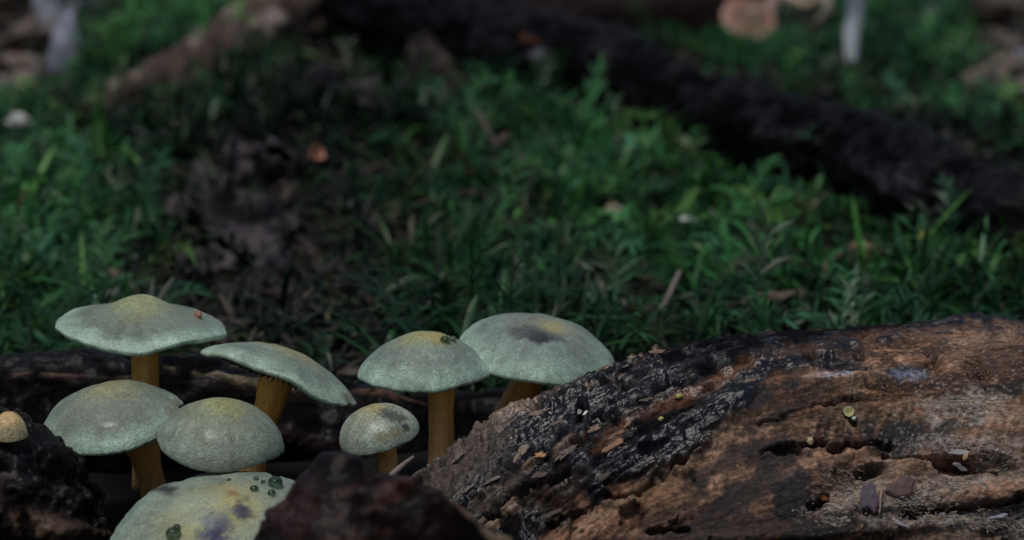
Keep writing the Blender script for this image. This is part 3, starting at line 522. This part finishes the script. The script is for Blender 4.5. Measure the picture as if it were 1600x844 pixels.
chip('seed', 845, 709, 20, 10, -14, (.42, .22, .10), 609, 'small smooth orange seed stuck to black bark', 'seed', T=6, lift=.0006)
chip('leaf_scrap', 1289, 779, 18, 11, 30, (.40, .13, .04), 610, 'bright orange leaf scrap on the big log', 'leaf', lift=.0008)
chip('leaf_scrap', 912, 645, 10, 5, -60, (.75, .78, .70), 611, 'tiny white scrap stuck to black bark', 'scrap', lift=.0010)
def cup(x, y, rp, label):
    p_, n, _ = on_log(x, y); r = rp * PXM; m = lay(x, y, 0); pr = [(.35, -.5), (.5, .0), (.85, .45), (1.0, .7), (.98, .8), (.8, .62), (.5, .42), (.05, .36)]; na = 24
    V = [(q * r * math.cos(2 * math.pi * j / na) * (1 + .06 * math.sin(3 * j * 2 * math.pi / na)), q * r * math.sin(2 * math.pi * j / na), z * r * .8) for q, z in pr for j in range(na)]
    c = np.repeat(np.array([(.22, .38, .24)] * 4 + [(.30, .48, .32)] + [(.36, .34, .12)] * 3), na, 0); F = grid_faces(len(pr), na, True)[:, ::-1].tolist() + [list(range(na)), list(range((len(pr) - 1) * na, len(pr) * na))[::-1]]
    o = mesh('cup_fungus', V, F, M_CAP, col=c, wet=np.zeros(len(V)) + .3); o.matrix_world = m; tag(o, label, 'fungus')
cup(1328, 641, 8.5, 'tiny yellow green cup fungus on the bare wood of the big log')
pebble('fungus_bead', on_log(1337, 654)[0] + np.array([0, -.0004, .0002]), (.0005, .0005, .0005), (.55, .66, .55), 'tiny pale green bead in a hole below the cup fungus', 'fungus', 5)
pebble('wood_crumb', on_log(1268, 690)[0] + np.array([0, -.0006, 0]), (.0008, .0007, .0009), (.50, .40, .22), 'pale yellow crumb in a crevice of the big log', 'crumb', 6)
pebble('wood_crumb', on_log(1063, 618)[0] + np.array([0, -.0002, .0002]), (.0009, .0006, .0005), (.40, .42, .10), 'lime yellow crumb on the rust brown streak of the big log', 'crumb', 7)
pebble('wood_crumb', on_log(1034, 650)[0], (.0007, .0006, .0005), (.36, .38, .12), 'olive yellow crumb on wet black bark', 'crumb', 8)

def fibres(name, spots, label, cat, cols, seed, wpx=1.9, curl=.9):
    """loose fibres as thin three-sided prisms"""
    r_ = np.random.default_rng(seed); VV, FF, CC = [], [], []; b = 0
    for (cx, cy, rx, ry, n, l0, l1) in spots:
        for _ in range(n):
            q, w_ = r_.normal(0, .5, 2); x, y = cx + q * rx, cy + w_ * ry; p_, nn, _t = on_log(x, y, 6); L_ = r_.uniform(l0, l1) * PXM * .7; ang = r_.uniform(-.9, .9) if r_.random() < .6 else r_.uniform(0, math.pi)
            e = RT * math.cos(ang) - UP * math.sin(ang) * .6; e = e - nn * (e @ nn) + nn * r_.uniform(-.1, .5); e /= np.linalg.norm(e); s_ = np.cross(e, nn); w = wpx * PXM * r_.uniform(.5, 1.1); cu = r_.uniform(-curl, curl)
            t = np.linspace(-.5, .5, 4); cpt = p_ + nn * r_.uniform(0, .0012) + np.outer(t, e) * L_ + np.outer(t * t, s_) * L_ * cu
            for j in range(4):
                ww_ = w * (1 - .5 * abs(t[j]) * 2)
                for a in (0, 2.09, 4.19): VV.append(cpt[j] + (s_ * math.cos(a) + nn * math.sin(a)) * ww_ * .6)
            for j in range(3):
                for a in range(3): FF.append([b + j * 3 + a, b + j * 3 + (a + 1) % 3, b + j * 3 + 3 + (a + 1) % 3, b + j * 3 + 3 + a])
            c = np.array(cols[r_.integers(len(cols))]) * r_.uniform(.6, 1.2); CC += [c] * 12; b += 12
    o = mesh(name, VV, np.array(FF), M_FIBRE, col=np.array(CC)); return tag(o, label, cat, kind='stuff')
fibres('wood_fibres', [(1512, 632, 55, 22, 230, 4, 12), (1330, 765, 46, 26, 200, 5, 14), (1440, 800, 60, 24, 240, 5, 14), (1540, 812, 60, 12, 200, 6, 18), (1500, 690, 60, 12, 120, 4, 10), (1420, 775, 60, 24, 150, 4, 10), (1560, 715, 40, 16, 60, 4, 12), (1480, 755, 60, 14, 110, 4, 10), (1430, 690, 60, 16, 80, 2, 5), (1300, 800, 50, 20, 90, 4, 12)],
       'pale loose wood fibres and dust strewn over the big log', 'wood fibres', [(.36, .29, .23), (.42, .36, .31), (.30, .23, .17), (.40, .40, .40)], 71)
fibres('brown_frass', [(1530, 576, 26, 13, 260, 4, 10), (1520, 560, 22, 8, 80, 4, 8), (1385, 606, 22, 8, 120, 3, 8), (1385, 560, 16, 10, 80, 3, 7)], 'brown crumbly frass tangled on top of the big log', 'frass', [(.15, .085, .05), (.10, .06, .04), (.20, .12, .08)], 72, 1.9, 1.6)
# loose splinters in front of the small mushroom
# ------------------------------------------------------------------ moss carpet
def moss(name, n_try, dens, bright, seed, label, y0, y1, lmin, lmax, nl):
    r_ = np.random.default_rng(seed); y = r_.uniform(y0, y1, n_try); x = r_.uniform(-1, 1, n_try) * (y + .66) * .215
    z = gz(x, y); b0 = np.stack([x, y, z], -1); qx, qy, _ = proj(b0 + np.array([0, 0, .006])); nzv = fbm(b0 * 28, 3, seed)
    keepm = r_.random(n_try) < np.clip(dens(qx, qy) * (.55 + 3.6 * nzv), 0, 1)
    b0 = b0[keepm]; br = bright(qx[keepm], qy[keepm]); N = len(b0)
    VV = []; CC = []; S = 5; t = np.linspace(0, 1, S)
    hgt = r_.uniform(.003, .013, N) * (1 + .8 * nzv[keepm].clip(-.5, 1)); lean = r_.normal(0, .35, (N, 2))
    top = b0 + np.stack([lean[:, 0] * hgt, lean[:, 1] * hgt, hgt], -1)
    tone = .25 + 1.6 * r_.random(N) ** 1.9; hue = r_.random(N)
    g0 = np.array([.028, .125, .034]); g1_ = np.array([.05, .15, .03]); g2_ = np.array([.032, .13, .05])
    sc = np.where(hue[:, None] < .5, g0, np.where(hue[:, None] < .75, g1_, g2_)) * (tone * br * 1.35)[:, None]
    dry = r_.random(N) < .035; sc[dry] = np.array([.09, .08, .04])
    az0 = r_.uniform(0, 6.28, N)
    for k in range(nl):
        az = az0 + k * 2.4 + r_.normal(0, .3, N); f = (k + .5) / nl; el = R(-5) + R(72) * f + r_.normal(0, .3, N); L_ = r_.uniform(lmin, lmax, N) * (1 - .25 * f); w = r_.uniform(.0006, .0015, N) * (.7 + .6 * L_ / lmax)
        o = b0 + (top - b0) * (.25 + .75 * f); h_ = np.stack([np.cos(az), np.sin(az), 0 * az], -1); sd_ = np.stack([-np.sin(az), np.cos(az), 0 * az], -1); droop = r_.uniform(.15, .95, N)
        tw = r_.normal(0, .5, N)
        for j, tt in enumerate(t):
            c = o + h_ * (L_ * tt * np.cos(el))[:, None] + np.array([0, 0, 1.0]) * (L_ * (tt * np.sin(el) - droop * tt * tt))[:, None]
            ww = (w * (1 - tt ** 2.2) * (.55 + .9 * tt) + .00004)[:, None]; sv = sd_ * np.cos(tw * tt)[:, None] + np.array([0, 0, 1.0]) * np.sin(tw * tt)[:, None]
            VV.append(np.stack([c - sv * ww, c - np.array([0, 0, .35]) * ww, c + sv * ww], 1))       # keeled blade
            CC.append(np.repeat((sc * (.8 + .25 * tt))[:, None], 3, 1))
    VV = np.array(VV).reshape(nl, S, N, 3, 3).transpose(2, 0, 1, 3, 4); CC = np.array(CC).reshape(nl, S, N, 3, 3).transpose(2, 0, 1, 3, 4)
    nb = N * nl; base = np.arange(nb)[:, None, None] * S * 3; j = np.arange(S - 1)[None, :, None] * 3; m = np.arange(2)[None, None, :]
    a = base + j + m; F = np.stack([a, a + 1, a + 4, a + 3], -1).reshape(-1, 4)
    VV = VV.reshape(-1, 3); VV[:, 2] = np.maximum(VV[:, 2], -.012)
    print('moss', name, N, len(F) * 2); return tag(mesh(name, VV, F, M_MOSS, col=CC.reshape(-1, 3)), label, 'moss', kind='stuff')
def E(x, y, *a): return ell(x, y, *a)
log_lo = lambda x: np.interp(x, [560, 700, 900, 1100, 1300, 1500, 1750], [30, 140, 190, 270, 330, 390, 470])
log_hi = lambda x: np.interp(x, [560, 700, 900, 1100, 1300, 1500, 1750], [-90, -20, 40, 95, 160, 205, 280])
def dens_near(x, y):
    below = sm(-20, 12, y - log_lo(x)); d = sm(470, 800, x) * (.85 - .35 * sm(430, 520, y))
    d = np.maximum(d, (1 - sm(190, 300, x)) * sm(130, 200, y)); d = np.maximum(d, .75 * E(x, y, 420, 165, 240, 80, 0, .4)); d = np.maximum(d, .07 * sm(160, 260, y))
    d = np.maximum(d, .9 * E(x, y, 250, 60, 170, 80, -25, .3)); d = d * (1 - .9 * E(x, y, 385, 360, 120, 110, 0, .4)) * (1 - .75 * E(x, y, 560, 230, 130, 70, 0, .5)) * (1 - .7 * E(x, y, 1020, 530, 60, 60, 0, .5)) * (1 - .6 * E(x, y, 700, 215, 60, 60, 0, .5)) * (1 - .85 * E(x, y, 540, 460, 150, 80, 0, .5)) * (1 - .7 * E(x, y, 260, 470, 140, 70, 0, .5))
    d = d * (1 - E(x, y, 20, 60, 130, 110, 0, .3)) * (1 - .9 * E(x, y, 330, 110, 190, 30, -28, .3))
    return np.where(x > 560, d * below, d)
def bright_near(x, y): return (1 - .5 * E(x, y, 520, 200, 220, 130, 0, .6)) * (1 - .6 * E(x, y, 440, 380, 250, 190, 0, .6)) * (1 - .35 * E(x, y, 600, 200, 200, 100, 0, .7)) * .42 + .8 * E(x, y, 1080, 330, 380, 190, 10, .8) + .7 * E(x, y, 40, 330, 220, 180, 0, .8) + .8 * E(x, y, 270, 40, 180, 90, 0, .8)  # lit and shaded stretches of the moss, put into its leaf colour
def dens_far(x, y): return (1 - sm(-30, 5, y - log_hi(x))) * sm(1010, 1080, x) * (1 - E(x, y, 1600, 60, 90, 130, 0, .4)) * (1 - .8 * E(x, y, 1210, 20, 110, 50, 0, .4)) * .9
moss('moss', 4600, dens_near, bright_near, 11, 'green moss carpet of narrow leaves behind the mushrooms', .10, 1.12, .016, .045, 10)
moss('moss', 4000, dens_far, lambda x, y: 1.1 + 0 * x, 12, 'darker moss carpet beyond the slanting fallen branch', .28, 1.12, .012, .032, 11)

def litter(name, n, seed, label):
    r_ = np.random.default_rng(seed); y = r_.uniform(.11, 1.1, n); x = r_.uniform(-1, 1, n) * (y + .66) * .21; b0 = np.stack([x, y, gz(x, y) + r_.uniform(0, .004, n)], -1)
    az = r_.uniform(0, 6.28, n); L_ = r_.uniform(.004, .016, n) * np.where(r_.random(n) < .2, 1.8, 1); w = r_.uniform(.0003, .0022, n); e = np.stack([np.cos(az), np.sin(az), r_.normal(0, .35, n)], -1); sd_ = np.stack([-np.sin(az), np.cos(az), r_.normal(0, .4, n)], -1)
    pts = []
    for tt, k in ((-.5, .3), (0, 1), (.5, .25)):
        c = b0 + e * (L_ * tt)[:, None] + np.array([0, 0, 1]) * (.0025 * (tt == 0) * r_.random(n))[:, None]
        for sg in (-1, 1):
            for dz in (-.0004, .0004): pts.append(c + sd_ * (w * k * sg)[:, None] + np.array([0, 0, dz]))
    V = np.stack(pts, 1); pal = np.array([(.025, .018, .015), (.04, .028, .022), (.016, .012, .012), (.06, .047, .035), (.012, .035, .014)]); c = pal[r_.integers(0, 5, n)] * r_.uniform(.5, 1.3, n)[:, None]
    q = np.array([[0, 2, 6, 4], [1, 5, 7, 3], [0, 4, 5, 1], [2, 3, 7, 6], [4, 6, 10, 8], [5, 9, 11, 7], [4, 8, 9, 5], [6, 7, 11, 10], [0, 1, 3, 2], [8, 10, 11, 9]])
    return tag(mesh(name, V.reshape(-1, 3), (np.arange(n)[:, None, None] * 12 + q[None]).reshape(-1, 4), M_LEAF, col=np.repeat(c[:, None], 12, 1), smooth=False), label, 'litter', kind='stuff')
def feather_moss(name, n_try, dens, bright, seed, label, y0, y1):
    """arching shoots with short leaflets down both sides"""
    r_ = np.random.default_rng(seed); y = r_.uniform(y0, y1, n_try); x = r_.uniform(-1, 1, n_try) * (y + .66) * .215
    b0 = np.stack([x, y, gz(x, y)], -1); qx, qy, _ = proj(b0 + np.array([0, 0, .008])); nzv = fbm(b0 * 22, 3, seed)
    km = r_.random(n_try) < np.clip(dens(qx, qy) * (.55 + 3.4 * nzv), 0, 1); b0 = b0[km]; N = len(b0); br = bright(qx[km], qy[km]) * (.45 + 1.8 * r_.random(N) ** 1.5)
    az = r_.uniform(0, 6.28, N); el = r_.uniform(R(25), R(80), N); L_ = r_.uniform(.020, .056, N); dr = r_.uniform(.2, .8, N); hue = r_.random(N)[:, None]
    c0 = np.where(hue < .5, np.array([.036, .125, .044]), np.where(hue < .75, np.array([.07, .15, .040]), np.array([.036, .13, .068]))) * br[:, None]
    h = np.stack([np.cos(az), np.sin(az), 0 * az], -1); sd_ = np.stack([-np.sin(az), np.cos(az), 0 * az], -1); Z = np.array([0, 0, 1.0])
    pos = lambda t: b0 + h * (L_ * t * np.cos(el))[:, None] + Z * (L_ * (t * np.sin(el) - dr * t * t))[:, None]
    VV, CC = [], []; NL = 18
    for k in range(NL):
        t = .15 + .83 * k / (NL - 1); p0 = pos(t); tg = pos(t + .03) - p0; tg /= np.linalg.norm(tg, axis=1)[:, None]; sg = 1 if k % 2 else -1; up = np.cross(sd_, tg)
        d = tg * 1.0 + sd_ * sg * r_.uniform(.3, 1.0, N)[:, None] + up * r_.uniform(-.6, .8, N)[:, None]; d /= np.linalg.norm(d, axis=1)[:, None]; ll = (r_.uniform(.007, .017, N) * (1.15 - .5 * t))[:, None]; w = np.cross(d, up); w /= np.linalg.norm(w, axis=1)[:, None]; w = w * (r_.uniform(.0004, .0008, N))[:, None]
        VV += [p0 - w * .5, p0 + w * .5, p0 + d * ll * .5 + w - Z * .0004, p0 + d * ll * .5 - w - Z * .0004, p0 + d * ll - Z * ll * .25 + w * .12, p0 + d * ll - Z * ll * .25 - w * .12]; CC += [c0 * (.85 + .3 * t)] * 6
    sb = len(VV)
    for t in np.linspace(0, 1, 5):
        p0 = pos(t); w = .0005 * (1.1 - .6 * t); VV += [p0 + sd_ * w, p0 - sd_ * w, p0 + Z * w]; CC += [c0 * .8] * 3
    M = len(VV); q = [[k * 6, k * 6 + 1, k * 6 + 2, k * 6 + 3] for k in range(NL)] + [[k * 6 + 3, k * 6 + 2, k * 6 + 4, k * 6 + 5] for k in range(NL)] + [[sb + j * 3 + a, sb + j * 3 + (a + 1) % 3, sb + j * 3 + 3 + (a + 1) % 3, sb + j * 3 + 3 + a] for j in range(4) for a in range(3)]
    F = (np.arange(N)[:, None, None] * M + np.array(q)[None]).reshape(-1, 4)
    return tag(mesh(name, np.stack(VV, 1).reshape(-1, 3), F, M_MOSS, col=np.stack(CC, 1).reshape(-1, 3)), label, 'moss', kind='stuff')
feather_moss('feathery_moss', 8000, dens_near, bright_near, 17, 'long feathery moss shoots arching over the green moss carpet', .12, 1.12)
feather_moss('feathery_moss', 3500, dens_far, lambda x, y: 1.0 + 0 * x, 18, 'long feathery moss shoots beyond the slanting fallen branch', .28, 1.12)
litter('forest_litter', 9000, 15, 'dark crumbs of bark, needles and leaf bits covering the soil')
moss('moss', 9000, lambda x, y: (.6 - .42 * sm(400, 480, y) * (1 - sm(600, 800, x))) * (1 - .65 * E(x, y, 480, 330, 230, 160, 0, .6)) * (1 - E(x, y, 20, 60, 120, 110, 0, .3)) * (1 - .8 * E(x, y, 385, 360, 110, 90, 0, .4)) * (1 - E(x, y, 1600, 60, 90, 120, 0, .4)), lambda x, y: .10 + .12 * E(x, y, 1080, 330, 420, 200, 10, .8), 13, 'low dark moss creeping over the soil between the taller moss', .06, 1.1, .005, .014, 8)  # leaf colour kept very dark, painting shade into the gaps between shoots

# ------------------------------------------------------------------ litter behind
def leaf(name, pos, L_, W_, rot, tilt, roll, curl, colr, label, group=None, cat='leaf', seed=0, crumple=.12):
    nu, nv = 15, 9; u_ = np.linspace(0, 1, nu)[:, None]; v_ = np.linspace(-1, 1, nv)[None]
    w = np.sin(np.pi * u_ ** .85) ** .75 * (1 + .03 * np.sin(u_ * 40)); X = (u_ - .5) * L_ + 0 * v_; Y = v_ * w * W_ / 2; Z = curl * W_ * (v_ * w) ** 2 + curl * .5 * L_ * (u_ - .5) ** 2 * 2 - .04 * W_ * np.exp(-(v_ / .12) ** 2)
    V = np.stack([X, Y, Z], -1); V[..., 2] += crumple * W_ * fbm(V / L_ * 5 + seed * 3.7, 4, seed); n3 = fbm(V / L_ * 9, 3, seed + 1)
    c = np.zeros(V.shape) + np.array(colr); c = c * (1 + .5 * n3 - .25 * np.exp(-(v_ / .1) ** 2))[..., None]
    F = grid_faces(nu, nv); n = nu * nv; V2 = V.copy(); V2[..., 2] -= .0004; VV = np.vstack([V.reshape(-1, 3), V2.reshape(-1, 3)])
    rim = list(range(0, nv)) + [i * nv + nv - 1 for i in range(1, nu)] + [(nu - 1) * nv + j for j in range(nv - 2, -1, -1)] + [i * nv for i in range(nu - 2, 0, -1)]
    FF = F.tolist() + (F[:, ::-1] + n).tolist() + [[rim[i], rim[(i + 1) % len(rim)], rim[(i + 1) % len(rim)] + n, rim[i] + n] for i in range(len(rim))]
    o = mesh(name, VV, FF, M_LEAF, col=np.vstack([c.reshape(-1, 3)] * 2)); o.location = [float(t) for t in pos]; o.rotation_euler = (R(roll), R(tilt), R(rot)); return tag(o, label, cat, group)
def ground_at(px, py, dz=.004):
    g = G(px, py, 0.0); g[2] = float(gz(np.array(g[0]), np.array(g[1]))) + dz; return g
GL = 'crumpled dead leaves heaped behind the conical cap'
r2 = np.random.default_rng(5)
for i, (x, y, lg) in enumerate([(330, 300, 150), (400, 350, 170), (350, 380, 150), (430, 330, 130), (300, 360, 120), (440, 420, 130), (390, 400, 140), (370, 300, 110), (330, 420, 110), (460, 370, 90), (420, 290, 100)]):
    g = ground_at(x, y + 10, .006 + .003 * (i % 4)); s = lg * K * proj(g)[2]
    leaf('dead_leaf', g, s, s * r2.uniform(.45, .65), r2.uniform(0, 360), r2.uniform(-30, 30), r2.uniform(10, 50), r2.uniform(.2, .7) * r2.choice([-1, 1]), np.array([.034, .026, .031]) * r2.uniform(.3, 1.4), 'crumpled dark purple brown dead leaf in the heap behind the conical cap', GL, seed=i + 20, crumple=.6)
GD = 'dark dead leaves on bare soil under the moss edge'
for i, (x, y, lg) in enumerate([(450, 205, 130), (520, 215, 140), (590, 200, 120), (560, 240, 110), (480, 235, 100), (640, 215, 90)]):
    g = ground_at(x, y + 10, .006); s = lg * K * proj(g)[2]
    leaf('dead_leaf', g, s, s * r2.uniform(.4, .6), r2.uniform(0, 360), r2.uniform(-20, 20), r2.uniform(0, 40), r2.uniform(.2, .6), np.array([.022, .017, .019]) * r2.uniform(.7, 1.4), 'dark brown dead leaf flat on bare soil behind the crumpled heap', GD, seed=i + 40, crumple=.25)
leaf('dead_leaf', ground_at(493, 300, .012), .011, .007, 70, -10, 60, .5, (.42, .19, .11), 'small upright salmon orange leaf beside the dark leaf heap', seed=61)
leaf('dead_leaf', ground_at(1075, 385, .016), .007, .0035, 10, 5, 10, .3, (.50, .62, .52), 'small pale mint leaf lying on bright moss', seed=62)
leaf('dead_leaf', ground_at(1200, 522, .010), .018, .005, 10, -10, 20, .8, (.10, .075, .05), 'curled tan leaf arching over moss behind the big log', seed=63)
leaf('dead_leaf', ground_at(1432, 438, .016), .010, .006, 60, -20, 50, .3, (.40, .36, .08), 'small yellow leaf in moss behind the big log', seed=64)
leaf('dead_leaf', ground_at(1345, 440, .012), .016, .007, -20, -10, 40, .4, (.22, .11, .08), 'small reddish brown leaf in moss behind the big log', seed=65)
leaf('dead_leaf', ground_at(690, 205, .008), .02, .005, -30, 10, 30, .5, (.12, .11, .08), 'pale straw leaf by the grey wood chunk', seed=66)
leaf('dead_leaf', ground_at(30, 232, .012), .012, .008, 0, 0, 30, .3, (.38, .40, .38), 'small pale grey leaf in moss by the stony corner', seed=67)
leaf('dead_leaf', ground_at(960, 362, .014), .008, .005, 20, 0, 40, .3, (.28, .23, .17), 'tiny tan leaf in bright moss', seed=68)
GF = 'dry grey brown leaves strewn on the far bare soil'
spots = [(r2.uniform(-10, 70), r2.uniform(5, 150)) for _ in range(12)] + [(r2.uniform(1545, 1610), r2.uniform(5, 160)) for _ in range(10)]
for i, (x, y) in enumerate(spots):
    g = ground_at(x, y, .005); s = r2.uniform(.025, .05); c_ = np.array([.15, .115, .095]) * r2.uniform(.5, 1.5)
    leaf('dry_leaf', g, s, s * r2.uniform(.4, .6), r2.uniform(0, 360), r2.uniform(-20, 20), r2.uniform(-30, 30), r2.uniform(.1, .5), c_, 'dry grey brown leaf on the bare soil ' + ('beside the pale stones' if x < 300 else 'beyond the far moss'), GF + (' beside the pale stones' if x < 300 else ' beyond the far moss'), seed=i + 80)
def stone(px_, py_, sx, sy, colr, label, seed):
    g = ground_at(px_, py_ + sy * .6, 0); k = K * proj(g)[2]; v = BV * (1 + 1.0 * fbm(BV * 1.8 + seed, 4, seed))[:, None] * np.array([sx * k, sx * k * .8, sy * k])
    o = mesh('stone', v, BF, M_CHIP, col=np.zeros(v.shape) + np.array(colr) * (1 + .4 * fbm(BV * 4, 3, seed))[:, None]); o.location = [float(t) for t in g + np.array([0, 0, sy * k * .55])]; tag(o, label, 'stone')
stone(105, 88, 24, 50, (.25, .26, .33), 'pale bluish stone at the foot of the moss mound', 3)
stone(78, 18, 26, 46, (.19, .20, .24), 'grey stone standing on bare soil behind the pale bluish stone', 4)
stone(130, 2, 26, 16, (.30, .33, .42), 'small bluish stone next to the grey stone', 5)
stone(1462, 12, 28, 20, (.24, .24, .30), 'grey stone behind the far moss', 6)
stone(1597, 75, 12, 14, (.34, .38, .50), 'small pale blue stone on far bare soil', 7)
# far mushrooms
FAR = 'mushrooms beyond the slanting fallen branch'
def far_mush(label, c, d, r, h, roll, pit, stem, cols, seed): mushroom(label, c, d, r, h, roll, pit, (.1, 2.2, .7, .5), stem, cols, seed=seed, group=FAR)
far_mush('pinkish brown mushroom tipped on its side beyond the fallen branch', (1170, 28), 1.54, 43, 7, 10, 40, [(1198, 20, 1.555, 26), (1210, 2, 1.58, 24), (1226, -12, 1.61, 22)], ((.09, .03, .012), (.17, .065, .035), (.40, .23, .17)), 31)
far_mush('tall white stemmed mushroom beyond the fallen branch', (1338, -95), 1.42, 90, 50, 0, 0, [(1341, -60, 1.42, 26), (1338, -10, 1.42, 30), (1336, 25, 1.42, 25), (1331, 55, 1.42, 27), (1330, 100, 1.42, 18)], ((.4, .3, .2), (.4, .32, .24), (.5, .45, .38)), 32)
for o in bpy.data.objects:
    if o.name.startswith('stem') and o.parent and o.parent.get('group') == FAR:
        a = o.data.attributes['Col']; n = len(o.data.vertices); c = np.ones((n, 4)); c[:, :3] = np.array([.66, .72, .74]) if 'white' in o.parent['label'] else np.array([.30, .20, .16]); a.data.foreach_set('color', c.ravel())
# curled pale strip
def rod(name, pts, w0, w1, colr, label, cat, seed, group=None, mat=None):
    V, _, U, TH, cn = tube_up(pts, np.linspace(w0, w1, len(pts)), 40, 10, seed); c = np.zeros(V.shape) + np.array(colr); c = c * (1 + .4 * fbm(V * 300, 3, seed))[..., None]
    vv, F, cc, _ = close_tube(V, c); o = mesh(name, vv, F, mat or M_CHIP, col=cc); origin_to(o, cn[0]); return tag(o, label, cat, group)
rod('bark_strip', [P(1222, -8, 1.5), P(1262, 8, 1.48), P(1290, -4, 1.47), P(1292, 18, 1.46), P(1276, 38, 1.45), ground_at(1258, 62, .002)], .0035, .0015, (.38, .30, .22), 'pale cream curl of bark next to the tipped pinkish mushroom', 'bark', 41)
rod('twig', [ground_at(792, 256, .004), P(775, 225, 1.13), P(757, 195, 1.15), P(745, 172, 1.17)], .0017, .0011, (.16, .10, .085), 'brown twig leaning out of moss below the fallen branch', 'twig', 42)
rod('twig', [ground_at(1015, 545, -.002), P(1028, 500, .83), P(1045, 462, .85), P(1062, 425, .87)], .0013, .0008, (.17, .14, .115), 'thin grey brown stalk rising behind the black bark', 'twig', 43)
rod('twig', [ground_at(125, 405, .006), ground_at(160, 435, .009), ground_at(195, 462, .008), ground_at(215, 478, .006)], .0016, .0011, (.18, .125, .095), 'short tan twig lying behind the conical cap', 'twig', 44)
rod('twig', [ground_at(560, 380, .006), ground_at(700, 345, .012), ground_at(790, 330, .010)], .0012, .0008, (.05, .035, .03), 'dark thin twig lying half sunk in moss', 'twig', 45)
rod('wood_splinter', [P(572, 812, .638), P(592, 775, .642), P(612, 744, .645), P(628, 728, .647), P(646, 714, .65)], .0013, .0004, (.20, .16, .13), 'grey splinter poking up beside the smallest capped mushroom', 'splinter', 46)
